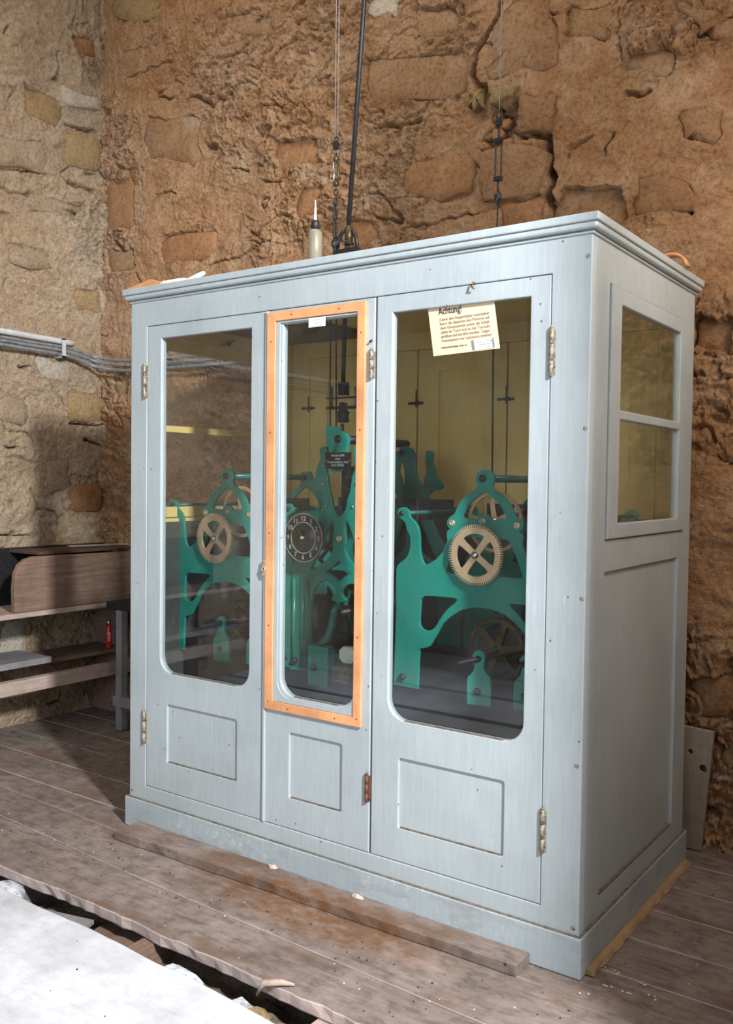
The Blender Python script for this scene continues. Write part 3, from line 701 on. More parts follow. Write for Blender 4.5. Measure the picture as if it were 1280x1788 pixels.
def gear(c, R, r, th, y, teeth, spokes=4, rot=0.0, hub=.022, sw=.010, tooth=.007):
    out = []
    for i in range(teeth):
        for f, rr in ((0, R-tooth), (.28, R-tooth), (.42, R), (.72, R), (.86, R-tooth)):
            a = 2*PI*(i+f)/teeth; out.append((c[0]+rr*math.cos(a), c[1]+rr*math.sin(a)))
    L = [out]
    for k in range(spokes):
        a0 = rot+2*PI*k/spokes; a1 = a0+2*PI/spokes; h = []
        n = 8; da = sw/r
        for i in range(n+1):
            t = a0+da+(a1-a0-2*da)*i/n; h.append((c[0]+r*math.cos(t), c[1]+r*math.sin(t)))
        db = min(sw*1.25/hub, (a1-a0)/2.3)
        for i in range(3):
            t = a1-db-(a1-a0-2*db)*i/2; h.append((c[0]+hub*math.cos(t), c[1]+hub*math.sin(t)))
        L.append(smooth(h, 1))
    return plate_mesh(L, th, .0008, 'y', y)
def hub(m, x, z, y0, y1, r=.012): return m.lathe((x, y0, z), [(r*.5, 0), (r*.6, .004), (r, .006), (r, y1-y0)], 'y', 16)
def ring_hole(parent, x, z, y, r=.009):
    link('bearing_bush', MB().torus((x, y, z), r, r*.32).lathe((x, y-.001, z), [(r*.75, 0), (r*.75, .002)], 'y', 12).mesh('b'), BRASS, parent)
def knob(parent, x, z, y, r=.015):
    m = MB(); m.lathe((x, y-.012, z), [(r*.25, 0), (r*.45, .001), (r*.5, .004), (r, .005), (r, .013)], 'y', 6); m.obj('nut', IRON, parent)
def striking(M_, dx, gx):
    for y in (YF, YR): tag(link('frame_plate', plate_mesh(shift(loops, dx), .014, .002, 'y', y), GREEN, M_), 'pierced green frame plate')
    kx, kz = XZ([(843, 835.5)], YF)[0]; kx += dx
    knob(M_, kx, kz, YF)
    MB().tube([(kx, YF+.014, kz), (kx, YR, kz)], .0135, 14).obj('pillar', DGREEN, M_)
    for px, py in ((702.4, 896), ):
        x, z = XZ([(px, py)], YF)[0]
        for xx in (x, 2*cxs-x):
            knob(M_, xx+dx, z, YF, .009); MB().tube([(xx+dx, YF+.014, z), (xx+dx, YR, z)], .008, 12).obj('pillar', DGREEN, M_)
    for px, py in ((789.6, 913), (843, 910.5)):
        x, z = XZ([(px, py)], YF)[0]; ring_hole(M_, x+dx, z, YF-.001)
        if px < 800: ring_hole(M_, 2*cxs-x+dx, z, YF-.001)
    # front brass wheel
    gz = 1.2465; R = .1085
    g = link('great_wheel', gear((gx, gz), R, .0755, .007, YF-.03, 78, 4, math.radians(53), .018, .0125, .011), BRASS, M_)
    hub(MB(), gx, gz, YF-.045, YF+.0, .013).obj('wheel_hub', STEEL, g)
    # inner train wheels
    bx, bz = XZ([(843, 910.5)], YF)[0]; bx += dx
    w = link('brass_wheel', gear((bx, bz-.005), .112, .098, .006, YF+.09, 110, 5, .5, .02, .008, .004), BRASS, M_)
    MB().tube([(bx, YF-.01, bz), (bx, YR, bz)], .009, 12).obj('arbor', STEEL, M_)
    x, z = XZ([(868, 1135)], .45)[0]; x += dx
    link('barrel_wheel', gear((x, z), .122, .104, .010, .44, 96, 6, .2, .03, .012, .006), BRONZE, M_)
    m = MB(); m.tube([(x, .46, z), (x, .74, z)], .085, 28)
    for i in range(13): m.torus((x, .475+i*.02, z), .087, .007, 'y', 24, 6)
    m.tube([(x, YF, z), (x, YR, z)], .014, 12); m.obj('rope_barrel', IRON, M_)
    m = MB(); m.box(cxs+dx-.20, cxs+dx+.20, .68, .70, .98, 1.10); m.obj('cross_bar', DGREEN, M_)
    # fly fan behind
    m = MB(); m.box(bx-.17, bx+.17, .60, .606, bz+.0, bz+.055); m.tube([(bx, .5, bz+.03), (bx, .7, bz+.03)], .012, 12); m.obj('fly', IRON, M_)
    # small feet brackets with hooks
    B0 = C4([(603, 1435), (765, 1457), (765, 1262), (742, 1240), (718, 1210), (716, 1165), (730, 1120), (715, 1085), (680, 1070), (650, 1085), (638, 1115), (655, 1122), (680, 1105), (700, 1120), (700, 1142), (680, 1155), (655, 1160), (652, 1205), (620, 1240), (603, 1255)])
    Bk = XZ(B0, .20)
    for dd, dy in ((0, .0), (.165, .03)):
        br = link('bracket', plate_mesh(shift([smooth(Bk, 1, True, .03)], dx+dd), .012, .0015, 'y', .20+dy), GREEN, M_)
        bx2, bz2 = XZ(C4([(676, 1350)]), .20)[0]
        MB().lathe((bx2+dx+dd, .194+dy, bz2), [(.009, -.006), (.014, 0), (.014, .007)], 'y', 6).obj('bracket_bolt', IRON, br)
    hx, hz = XZ(C4([(685, 1128)]), .20)[0]
    MB().tube([(hx+dx-.05, .14, hz-.012), (hx+dx, .205, hz), (hx+dx+.12, .34, hz+.02)], .006, 8).obj('hammer_lever', IRON, M_)
    fx, fz = XZ(C4([(168, 1252)]), YF)[0]
    for xx in (fx, 2*cxs-fx):
        MB().lathe((xx+dx, YF-.009, fz), [(.008, -.005), (.014, 0), (.014, .009)], 'y', 6).obj('foot_bolt', IRON, M_)
striking(MR, 0.0, at(830, 968, 'y', YF-.03).x)
striking(ML, -1.244, at(374, 933, 'y', YF-.03).x)
MB().box(1.30, 1.86, .10, .13, .60, .62).obj('stop_rail', IRON, MR)
# going train
C5 = lambda L: crop(L, 460, 740, 3.575)
cc = XZ(C5([(471, 715)]), YF)[0][0]
half = XZ(C5([(471, 583), (452, 560), (432, 525), (425, 470), (410, 420), (400, 330), (385, 285), (395, 200), (395, 145), (372, 140), (350, 155), (348, 180), (355, 215), (330, 280), (320, 335), (285, 360), (282, 385), (300, 408), (345, 415), (370, 450), (372, 500), (345, 560), (345, 620), (300, 720), (235, 830), (185, 860), (168, 930), (163, 1535), (292, 1545), (295, 1250), (298, 1120), (310, 1050), (335, 1005), (370, 980), (410, 990), (440, 1020), (452, 1050), (440, 1075), (425, 1080), (425, 1100), (455, 1112), (471, 1112)]), YF)
half = [p for p in half if p[0] < cc-.0005]
outer = smooth(half+mirx(half, cc), 1, True, .030)
leaf = smooth(XZ(C5([(430, 592), (405, 640), (388, 690), (362, 760), (330, 830), (284, 922), (345, 885), (405, 845), (437, 785), (428, 735), (440, 655)]), YF), 1)
dia = smooth(XZ(C5([(471, 853), (430, 895), (390, 922), (430, 945), (471, 985)]), YF)[:], 0); dia = dia+[(2*cc-x, z) for x, z in reversed(dia[1:-1])]
gl_ = [outer, leaf, mirx(leaf, cc), dia]
for y in (YF, YR): tag(link('frame_plate', plate_mesh(gl_, .016, .002, 'y', y), GREEN, MC), 'pierced green frame plate')
x, z = XZ(C5([(473, 716)]), YF)[0]; ring_hole(MC, x, z, YF-.001, .010)
for a, b in ((375, 262), (372, 372), (392, 513)):
    x, z = XZ(C5([(a, b)]), YF)[0]
    for xx in (x, 2*cc-x): MB().lathe((xx, YF-.006, z), [(.003, 0), (.006, .002), (.006, .007)], 'y', 10).obj('screw', STEEL, MC)
# ribs of the front legs
hx0, hx1 = XZ(C5([(200, 1200), (280, 1200)]), YF)[0][0], XZ(C5([(200, 1200), (285, 1200)]), YF)[1][0]
for xx in (hx0-.01, (hx0+hx1)/2, hx1-.005):
    for s in (0, 1):
        X = xx if not s else 2*cc-xx
        MB().tube([(X, YF+.002, .75), (X, YF+.002, 1.10)], .009, 10).obj('leg_rib', GREEN, MC)
x, z = XZ(C5([(198, 1475)]), YF)[0]
for xx in (x, 2*cc-x): MB().lathe((xx, YF-.010, z), [(.008, -.006), (.014, 0), (.014, .010)], 'y', 6).obj('foot_bolt', IRON, MC)
# top lug with the shaft bearing, back shield and name plate
TY = .28
lug = XZ(C5([(400, 290), (405, 220), (445, 150), (440, 110), (455, 65), (485, 48), (515, 60), (530, 95), (522, 140), (515, 200), (520, 290)]), TY)
link('bearing_lug', plate_mesh([smooth(lug, 1)], .02, .002, 'y', TY), GREEN, MC)
sh = XZ(C5([(388, 8), (390, 60), (400, 300), (500, 300), (480, 20)]), .42)
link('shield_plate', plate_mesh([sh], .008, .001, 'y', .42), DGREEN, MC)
kx, kz = XZ(C5([(466, 95)]), TY)[0]; knob(MC, kx, kz, TY, .016)
MB().tube([(kx, TY+.02, kz), (kx, YR, kz)], .017, 14).obj('top_arbor', IRON, MC)
pl = XZ([(568, 790), (613, 788), (615, 817), (569, 818.5)], YF-.02)
x0, x1 = pl[0][0], pl[1][0]; z0, z1 = pl[3][1], pl[0][1]
NP = link('name_plate', plate_mesh([rect(x0, x1, z0, z1)], .003, .0005, 'y', YF-.02), BLACK, MC)
tag(NP, 'black engraved plate with white lettering')
def put_text(body, size, x, y, z, mat, parent, name='lettering', align='CENTER', line=1.0, rotz=0, spacing=1.0, bold=0, sx=1.0):
    me = text_mesh(body, size, spacing, align, line, 0, bold)
    R = Matrix.Translation((x, y, z)) @ Matrix.Rotation(rotz, 4, 'Y') @ Matrix.Rotation(PI/2, 4, 'X') @ Matrix.Diagonal((sx, 1, 1, 1))
    me.transform(R); return link(name, me, mat, parent)
xm = (x0+x1)/2; hh_ = z1-z0
for k, (t, s) in enumerate((('Revision 2004', .0125), ('durch', .0115), ('Turmuhrenfabrik J. Muri', .0115), ('6210 SURSEE', .0125))):
    put_text(t, s, xm, YF-.0215, z1-hh_*(.25+.2*k), CANW, NP, bold=.0002, sx=.9)
for xx in (x0+.006, x1-.006): MB().lathe((xx, YF-.023, (z0+z1)/2), [(.001, 0), (.003, .001), (.003, .003)], 'y', 6).obj('plate_screw', STEEL, NP)
# pendulum head / dark casting behind the plate
MB().box(cc-.075, cc+.06, .36, .40, 1.36, 1.56).obj('escapement_block', IRON, MC, .006)
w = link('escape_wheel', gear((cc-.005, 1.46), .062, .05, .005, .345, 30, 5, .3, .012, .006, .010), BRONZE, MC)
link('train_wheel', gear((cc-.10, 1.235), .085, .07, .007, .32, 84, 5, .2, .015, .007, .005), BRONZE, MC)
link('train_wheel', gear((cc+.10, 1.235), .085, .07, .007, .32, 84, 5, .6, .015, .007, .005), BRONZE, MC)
m = MB(); m.tube([(cc, .44, .98), (cc, .74, .98)], .09, 28)
for i in range(13): m.torus((cc, .45+i*.022, .98), .092, .007, 'y', 24, 6)
m.tube([(cc, YF, .98), (cc, YR, .98)], .012, 12); m.obj('rope_barrel', IRON, MC)
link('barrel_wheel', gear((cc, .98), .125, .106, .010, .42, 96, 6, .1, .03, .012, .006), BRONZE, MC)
m = MB(); m.box(cc-.27, cc+.30, .60, .625, 1.385, 1.43); m.obj('long_lever_bar', IRON, MC)
m = MB(); m.tube([(cc+.12, .5, 1.40), (cc+.42, .5, 1.40)], .005, 8).box(cc+.18, cc+.26, .49, .53, 1.35, 1.40).tube([(cc+.21, .49, 1.16), (cc+.21, .49, 1.47)], .004, 8); m.obj('micro_switch', IRON, MC)
# rear lever arms of the motion work at the top right
for ox, oz in ((0, 0), ):
    a = XZ([(700, 776), (726, 786), (726, 830), (738, 850), (738, 885), (694, 885), (706, 850), (706, 812), (692, 800)], .68)
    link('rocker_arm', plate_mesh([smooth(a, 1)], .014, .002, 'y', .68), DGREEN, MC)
    x, z = XZ([(702, 790)], .68)[0]; knob(MC, x, z, .68, .012)
# front winding bracket
q = XZ(C5([(276, 1380), (400, 1400), (398, 1640), (275, 1620)]), .20)
b1 = MB().box(q[0][0], q[1][0], .20, .25, q[3][1]-.006, q[0][1]).obj('strike_box', GREEN, MC, .005)
x, z = XZ(C5([(318, 1520)]), .20)[0]; MB().lathe((x, .193, z), [(.008, -.006), (.015, 0), (.015, .007)], 'y', 6).obj('box_bolt', IRON, b1)
cv = [at(*p, 'y', .23) for p in C5([(345, 1385), (400, 1340), (430, 1260), (440, 1180), (460, 1130)])]
MB().tube(cv, [.012, .016, .017, .016, .012], 12).obj('curved_arm', DGREEN, MC)
q = XZ(C5([(462, 1385), (570, 1380), (572, 1490), (470, 1490)]), .16)
link('cream_cover', plate_mesh([smooth(rect(q[3][0], q[1][0], q[3][1], q[0][1]), 1)], .03, .004, 'y', .16), CREAM, MC)
q = XZ(C5([(422, 1500), (555, 1495), (555, 1610), (420, 1610)]), .14)
bx0, bx1, bz0, bz1 = q[0][0], q[1][0], q[3][1], q[0][1]
bb = MB().box(bx0, bx1, .14, .24, .62, bz1).obj('black_gilt_box', BLACK, MC, .004); tag(bb, 'black box with gilt line ornament')
m = MB(); yy = .1385
for k in (.12, .20):
    w0, w1 = bx0+(bx1-bx0)*k, bx1-(bx1-bx0)*k; v0, v1 = bz0+(bz1-bz0)*k*.7, bz1-(bz1-bz0)*k
    for a, b in (((w0, v0), (w0, v1)), ((w0, v1), (w1, v1)), ((w1, v1), (w1, v0)), ((w1, v0), (w0, v0))): m.tube([(a[0], yy, a[1]), (b[0], yy, b[1])], .0012, 6)
mx, mz = (bx0+bx1)/2, (bz0+bz1)/2
m.torus((mx, yy, mz), .012, .0014, 'y', 16, 6)
for k in range(6): m.tube([(mx, yy, mz), (mx+.02*math.cos(k*PI/3), yy, mz+.02*math.sin(k*PI/3))], .0012, 6)
m.obj('gilt_ornament', GOLD, bb)
# small dial
DY = .19; dp = at(529.5, 939, 'y', DY); R = .098
DL = MB().lathe((dp.x, DY, dp.z), [(R, 0), (R, .003)], 'y', 64).obj('dial', BLACK, MC)
tag(DL, 'small black dial with pale numerals')
m = MB(); m.torus((dp.x, DY-.0005, dp.z), R-.002, .0012, 'y', 64, 6).torus((dp.x, DY-.0005, dp.z), .062, .0016, 'y', 48, 6)
for k in range(60):
    a = 2*PI*k/60; m.tube([(dp.x+.091*math.sin(a), DY-.0005, dp.z+.091*math.cos(a)), (dp.x+.094*math.sin(a), DY-.0005, dp.z+.094*math.cos(a))], .0007, 4)
m.obj('dial_rings', SILV, DL)
for k in range(1, 13):
    a = 2*PI*k/12; put_text(str(k), .026, dp.x+.077*math.sin(a), DY-.001, dp.z+.077*math.cos(a)-.009, SILV, DL, 'numeral', bold=.0004)
def hand(ang, L, w, y):
    m = MB(); d = Vector((math.sin(ang), 0, math.cos(ang))); n = Vector((d.z, 0, -d.x)); c = Vector((dp.x, y, dp.z))
    pts = [c-d*.012+n*w*.5, c-d*.012-n*w*.5, c+d*L*.6-n*w, c+d*L, c+d*L*.6+n*w]
    k = len(pts); m.add(pts+[p+Vector((0, .0012, 0)) for p in pts], [tuple(range(k)), tuple(k+i for i in reversed(range(k)))]+[(i, (i+1) % k, k+(i+1) % k, k+i) for i in range(k)])
    return m
hand(math.radians(-38), .055, .005, DY-.006).obj('hour_hand', BRONZE, DL)
hand(math.radians(-62), .080, .003, DY-.009).obj('minute_hand', BRONZE, DL)
MB().lathe((dp.x, DY-.016, dp.z), [(.003, 0), (.006, .002), (.006, .016)], 'y', 14).obj('dial_arbor', BRASS, DL)
MB().tube([(dp.x, DY+.003, dp.z), (dp.x, YF+.06, dp.z)], .008, 10).obj('dial_shaft', BRASS, MC)
x, z = XZ([(499, 887)], YF)[0]
# bed: two iron beams across the case
for y in (.268, .700):
    b_ = MB().box(.05, 2.0, y, y+.07, .60, .80).obj('bed_beam', IRON, None, .004)
    tag(b_, 'black iron beam under the %s feet of the green movements' % ('front' if y < .5 else 'rear'), 'beam', 'beams carrying the movements')
# vertical drive rods inside the case and above the roof
RY = .45
RD = empty('drive_shaft', (.80, RY, 1.75), 'thick black drive rod rising through the cabinet roof, leaning right', 'rod')
def at3(px, py, y=RY): return at(px, py, 'y', y)
a = at3(597, 752); b = at3(602, 560); c2 = at3(608, 405); d4 = at3(636, 0)
m = MB(); m.tube([a, at3(598, 740)], .008, 12).tube([at3(599, 672), b, (c2.x-.003, RY, 2.36)], .0095, 12)
m.obj('lower_rod', IRON, RD)
m = MB(); top = c2+(d4-c2)*2.1; m.tube([c2, top], .0095, 14); m.obj('upper_rod', IRON, RD)
def blk(x0, x1, y0, y1, nm, mat=IRON, d=.018):
    p = at3(x0, y1); q = at3(x1, y0); return MB().box(p.x, q.x, RY-d, RY+d, p.z, q.z).obj(nm, mat, RD, .003)
blk(594, 606, 667, 690, 'coupling'); blk(593, 605, 717, 738, 'coupling'); blk(573, 626, 692, 697, 'cross_bar'); blk(573, 626, 708.5, 715, 'cross_bar'); blk(596, 603, 703, 718, 'coupling_neck')
m = MB()
for x, y in ((607, 675), (607, 688), (607, 721), (607, 734)): p = at3(x, y); m.lathe((p.x, RY, p.z), [(.006, -.006), (.006, .006)], 'x', 8)
m.obj('clamp_screws', IRON, RD)
for x in (580, 620.5): m = MB(); m.tube([at3(x, 675), at3(x, 711)], .0045, 8); m.obj('coupling_pin', DULL, RD)
# universal joint above the roof
jt = at3(609, 424)
m = MB(); jc = Vector((c2.x-.004, RY, 2.475))
for s in (-1, 1): m.tube([(jc.x, RY, 2.545), (jc.x+s*.028, RY, 2.532), (jc.x+s*.046, RY, 2.50), (jc.x+s*.052, RY, 2.455)], .008, 8)
m.box(jc.x-.055, jc.x+.055, RY-.025, RY+.025, 2.435, 2.458).tube([(jc.x, RY, 2.30), (jc.x, RY, 2.53)], .010, 10).tube([(jc.x, RY-.04, 2.49), (jc.x, RY+.04, 2.49)], .006, 8)
m.torus((jc.x-.045, RY-.03, 2.485), .014, .004, 'y', 14, 6).box(jc.x-.04, jc.x+.04, RY-.04, RY+.04, 2.30, 2.44)
m.obj('universal_joint', IRON, RD)
p0 = at3(609, 408); MB().tube([p0-Vector((0, 0, .045)), p0+Vector((.003, 0, .03))], [.017, .016], 14).obj('socket', BRONZE, RD)
# thin pull rods inside and cables above
def cable(name, pts, r, label, group=None, mat=IRON):
    m = MB(); m.tube(pts, r, 8); o = m.obj(name, mat); tag(o, label, 'cable' if 'cable' in name else 'rod', group); return o
for i, (xa, xb) in enumerate(((577, 576.5), (587, 587))):
    P0 = at3(xb, 748, RY-.02); P1 = at3(xa, 560, RY-.02)
    cable('pull_rod', [P0, P1, (P1.x, RY-.02, 2.31)], .0035, 'thin black vertical rod inside the case, %s of the two left of the thick rod' % ('left' if i == 0 else 'right'), 'pull rods in the case')
def turnbuckle(cx, y, pxs, label, straight=True):
    """bright wire, eye, turnbuckle frame, hook and lower wire; pxs gives picture rows on plane y"""
    T = empty('turnbuckle_wire', (cx, y, 2.31), label, 'cable')
    zt_, e0, t0, t1, h1 = pxs
    MB().tube([(cx+.004, y, 4.84), (cx, y, e0+.02)], .0016, 6).obj('steel_wire', DULL, T)
    m = MB(); m.torus((cx, y, e0+.01), .012, .0035, 'y', 16, 6).tube([(cx, y, e0), (cx, y, t0-.02)], .0045, 8).box(cx-.010, cx+.010, y-.008, y+.008, e0-.03, e0-.008); m.obj('upper_eye', IRON, T)
    m = MB()
    for s in (-1, 1): m.tube([(cx+s*.012, y, t0), (cx+s*.012, y, t1)], .0038, 8)
    m.box(cx-.016, cx+.016, y-.008, y+.008, t0-.008, t0+.008).box(cx-.016, cx+.016, y-.008, y+.008, t1-.008, t1+.008); m.obj('turnbuckle_frame', IRON, T, .002)
    m = MB(); m.tube([(cx, y, t1), (cx, y, h1)], .004, 8).lathe((cx, y, h1-.035), [(.004, 0), (.013, .008), (.014, .022), (.004, .04)], 'z', 12).torus((cx, y, h1-.03), .011, .004, 'x', 14, 6); m.obj('lower_hook', IRON, T)
    MB().tube([(cx, y, h1-.03), (cx, y, 2.305)], .0035, 8).obj('lower_wire', IRON, T)
    return T
zz = lambda px, py: at(px, py, 'y', RY).z
xt = at(870, 300, 'y', RY).x
turnbuckle(xt, RY, (0, zz(870, 205), zz(870, 245), zz(870, 312), zz(870, 335)), 'black turnbuckle on a thin wire hanging in front of the wall crack')
# its wire continues inside the case
xi = at(861, 760, 'y', RY).x
cable('inner_cable', [(xi, RY, 1.44), (xt-.01, RY, 2.195)], .0035, 'black vertical wire inside the case behind the right glass door')
# left cable pair with links
xa = at(587, 300, 'y', RY).x; xb = xa-.006
T = empty('link_cable', (xa, RY, 2.31), 'twin steel wires with chain links and turnbuckles left of the thick rod', 'cable')
m = MB(); m.tube([(xa-.012, RY, 4.84), (xa-.008, RY, zz(585, 240))], .0016, 6); m.tube([(xa+.006, RY+.0, 4.84), (xa+.006, RY, zz(587, 330))], .0014, 6); m.obj('steel_wire', DULL, T)
def lnk(m, z, h, w=.010, r=.0032, x=xa, rot=False):
    P = [(w*math.cos(t), h/2*math.sin(t)) for t in [2*PI*i/14 for i in range(15)]]
    m.tube([(x+(0 if rot else a_), RY+(a_ if rot else 0), z+b_) for a_, b_ in P], r, 6, False)
for z, h, rot in ((zz(585, 246), .03, 0), (zz(586, 275), .03, 1), (zz(585, 336), .026, 0), (zz(586, 352), .03, 1), (zz(585, 364), .035, 0), (zz(587, 378), .026, 1), (zz(588, 394), .03, 0), (zz(589, 410), .03, 1)): m = MB(); lnk(m, z, h, .009, .0035, xa, rot); m.obj('chain_link', IRON, T)
MB().box(xa-.012, xa+.008, RY-.008, RY+.008, zz(585, 262), zz(585, 248)).obj('wire_clamp', IRON, T)
m = MB(); m.tube([(xa-.012, RY, zz(582, 327)), (xa-.012, RY, zz(582, 284))], .0045, 8); m.obj('bright_turnbuckle', STEEL, T)
m = MB(); m.tube([(xa+.010, RY, zz(590, 325)), (xa+.012, RY, zz(590, 282))], .0042, 8).lathe((xa, RY, zz(586, 326)), [(.004, 0), (.012, .004), (.012, .018), (.004, .024)], 'z', 10).lathe((xa-.002, RY, zz(585, 282)), [(.004, 0), (.012, .002), (.012, .014), (.004, .018)], 'z', 10)
m.obj('turnbuckle_body', BRONZE, T)
m = MB(); m.tube([(xa-.006, RY, 2.305), (xa-.006, RY, zz(586, 352))], .0055, 8).tube([(xa+.016, RY, 2.305), (xa+.014, RY, zz(589, 412))], .006, 8); m.obj('lower_rod', IRON, T)

# ------------------------------------------------------------------ things on the cabinet
# oil bottle
by = .10; p = at(550, 440, 'y', by); zc = at(550, 402, 'y', by).z; zk = at(550, 385, 'y', by).z; zn = at(550, 349, 'y', by).z
OB = empty('oil_bottle', (p.x, by, 2.30), 'small cloudy plastic oil bottle with black cap and long needle spout', 'bottle')
MB().lathe((p.x, by, 2.3002), [(.022, 0), (.027, .004), (.027, zc-2.30-.012), (.022, zc-2.30-.002), (.014, zc-2.30+.002)], 'z', 28).obj('bottle_body', BOT, OB)
MB().lathe((p.x, by, zc-.001), [(.0155, 0), (.0155, zk-zc-.002), (.013, zk-zc)], 'z', 20).obj('cap', IRON, OB)
MB().lathe((p.x, by, zk-.001), [(.007, 0), (.0055, .012), (.0015, zn-zk)], 'z', 12).obj('spout', WHITE, OB)
# orange wedge and white metal plates at the left end of the roof
q0 = at(225, 500, 'z', 2.302); 
def wedge():
    y = .03; a = at(224, 500, 'y', y); b = at(272, 478, 'y', y); c = at(286, 489, 'y', y)
    zl = 2.3005
    m = MB(); P = [(a.x-.01, zl), (a.x+.0, zl+.006), (b.x, zl+.035), (c.x+.01, zl+.018), (c.x+.02, zl)]
    n = len(P); vs = [(x, y-.03, z) for x, z in P]+[(x, y+.09, z) for x, z in P]
    m.add(vs, [tuple(range(n)), tuple(reversed(range(n, 2*n)))]+[(i, (i+1) % n, n+(i+1) % n, n+i) for i in range(n)])
    o = m.obj('wood_offcut', ORA, None, .002); return tag(o, 'orange wood offcut lying on the left end of the cabinet roof', 'wood')
wedge()
def mplate(px, py, L, hgt, rz, label, y=.035, tilt=.1):
    p = at(px, py, 'y', y)
    o2 = [smooth([(-L/2, -.012), (L/2, -.012), (L/2, .012), (L*.2, .016), (-L*.25, .012), (-L/2, .012)], 1), circ(-L*.32, 0, .004, 10), circ(L*.3, 0, .004, 10)]
    me = plate_mesh(o2, .004, .0008, 'y', 0)
    me.transform(Matrix.Translation((p.x, y, 2.3005+hgt)) @ Matrix.Rotation(rz, 4, 'Z') @ Matrix.Rotation(-tilt, 4, 'Y') @ Matrix.Rotation(math.radians(-18), 4, 'X'))
    return tag(link('mounting_plate', me, WHITE), label, 'metal plate', 'white plates on the roof')
mplate(303, 486, .15, .012, .05, 'white punched metal plate next to the orange offcut', .02, -.02)
mplate(340, 478, .12, .020, -.05, 'white punched metal plate tilted up, middle of the three on the roof', .03, .16)
mplate(363, 473, .06, .013, .1, 'small white metal plate, rightmost of the three on the roof', .06, .05)
# curled wood ring at the back right
p = at(1193, 468, 'y', .90)
m = MB(); n = 20; vs = []
for i in range(n+1):
    t = PI*(.02+.96*i/n)
    for r_, dy in ((.062, 0), (.052, 0), (.052, .05), (.062, .05)): vs.append((p.x-.02+r_*math.cos(t), .80+dy+.0, 2.3005+r_*.9*math.sin(t)))
fs = [(i*4+a, (i+1)*4+a, (i+1)*4+(a+1) % 4, i*4+(a+1) % 4) for i in range(n) for a in range(4)]+[(0, 1, 2, 3), (n*4+3, n*4+2, n*4+1, n*4)]
m.add(vs, fs, True); tag(m.obj('wood_hoop', ORA), 'half hoop of bent pale wood on the rear right of the roof', 'wood')

# ------------------------------------------------------------------ notice and stickers
q = [at(a, b, 'y', .0175) for a, b in ((742, 530), (866, 518), (873, 608), (757, 622))]
# sheet behind the glass, its upper edge hidden by the door rail
cxn, czn = (q[0].x+q[3].x)/2, q[3].z
rot = math.atan2(q[2].z-q[3].z, q[2].x-q[3].x)
wN = (q[2]-q[3]).length; hN = .20
NO = empty('warning_notice', (q[3].x, .0175, q[3].z), 'cream paper notice headed Achtung taped inside the right glass door', 'notice')
ex = Vector((math.cos(rot), 0, math.sin(rot))); up_ = (q[0]-q[3]).normalized()
ez = (up_*.7+Vector((-math.sin(rot), 0, math.cos(rot)))*.3).normalized()
def NP_(u, v, y=.0178): p = q[3]+ex*u+ez*v; return Vector((p.x, y, p.z))
nz = [.0178+.003*math.sin(i*.9)*0 for i in range(9)]
m = MB(); hT = (q[0]-q[3]).length+.022
vs = [NP_(0, 0), NP_(wN, 0), NP_(wN, hT), NP_(0, hT)]; vs2 = [v+Vector((0, .0004, 0)) for v in vs]
m.add(vs+vs2, [(0, 1, 2, 3), (7, 6, 5, 4), (0, 4, 5, 1), (1, 5, 6, 2), (2, 6, 7, 3), (3, 7, 4, 0)]); m.obj('paper_sheet', PAPER, NO)
def ntext(body, size, u, v, mat, width=None, bold=0, par=NO):
    me = text_mesh(body, size, 1.0, 'LEFT', 1, 0, bold)
    xs = [w.co.x for w in me.vertices]; sx = 1.0
    if width: sx = width/(max(xs)-min(xs))
    T_ = Matrix(((ex.x*sx, ez.x, 0, 0), (0, 0, -1, 0), (ex.z*sx, ez.z, 0, 0), (0, 0, 0, 1)))
    me.transform(T_); p = NP_(u, v, .0172); me.transform(Matrix.Translation(p)); return link('lettering', me, mat, par)
hv = (q[0]-q[3]).length
ntext('Achtung!', .032, wN*.155, hv*.745, INK, wN*.36, .0006)
for k, t in enumerate(('Zuerst den Hauptschalter ausschalten', 'bevor die Apparate und Motoren auf', 'dem Glockenstuhl sowie die Schall-', 'tafeln im Turm und an der Turmuhr', 'geöffnet und berührt werden. Zeiger-', 'transmission nie rückwärts drehen!')):
    ntext(t, .0142, wN*.155, hv*(.625-.078*k), INKB, wN*.75, 0)
ntext('TURMUHRENFABRIK MURI AG', .0085, wN*.13, hv*.115, INK, wN*.40)
m = MB(); a0, a1, b0, b1 = wN*.60, wN*.93, .004, hv*.20
vs = [NP_(a0, b0, .0166), NP_(a1, b0, .0166), NP_(a1, b1, .0166), NP_(a0, b1, .0166)]; m.add(vs+[v+Vector((0, .0004, 0)) for v in vs], [(0, 1, 2, 3), (7, 6, 5, 4), (0, 4, 5, 1), (1, 5, 6, 2), (2, 6, 7, 3), (3, 7, 4, 0)])
ST = m.obj('address_label', DULL, NO); tag(ST, 'white address label with grey ends')
m = MB(); a0 += wN*.04; a1 -= wN*.03
vs = [NP_(a0, b0, .0161), NP_(a1, b0, .0161), NP_(a1, b1, .0161), NP_(a0, b1, .0161)]; m.add(vs+[v+Vector((0, .0003, 0)) for v in vs], [(0, 1, 2, 3), (7, 6, 5, 4), (0, 4, 5, 1), (1, 5, 6, 2), (2, 6, 7, 3), (3, 7, 4, 0)]); m.obj('label_face', PAPERW, ST)
def ltext(body, size, u, v, w):
    me = text_mesh(body, size); xs = [p.co.x for p in me.vertices]; sx = w/(max(xs)-min(xs))
    me.transform(Matrix(((ex.x*sx, ez.x, 0, 0), (0, 0, -1, 0), (ex.z*sx, ez.z, 0, 0), (0, 0, 0, 1)))); me.transform(Matrix.Translation(NP_(u, v, .0157))); link('lettering', me, INKG, ST)
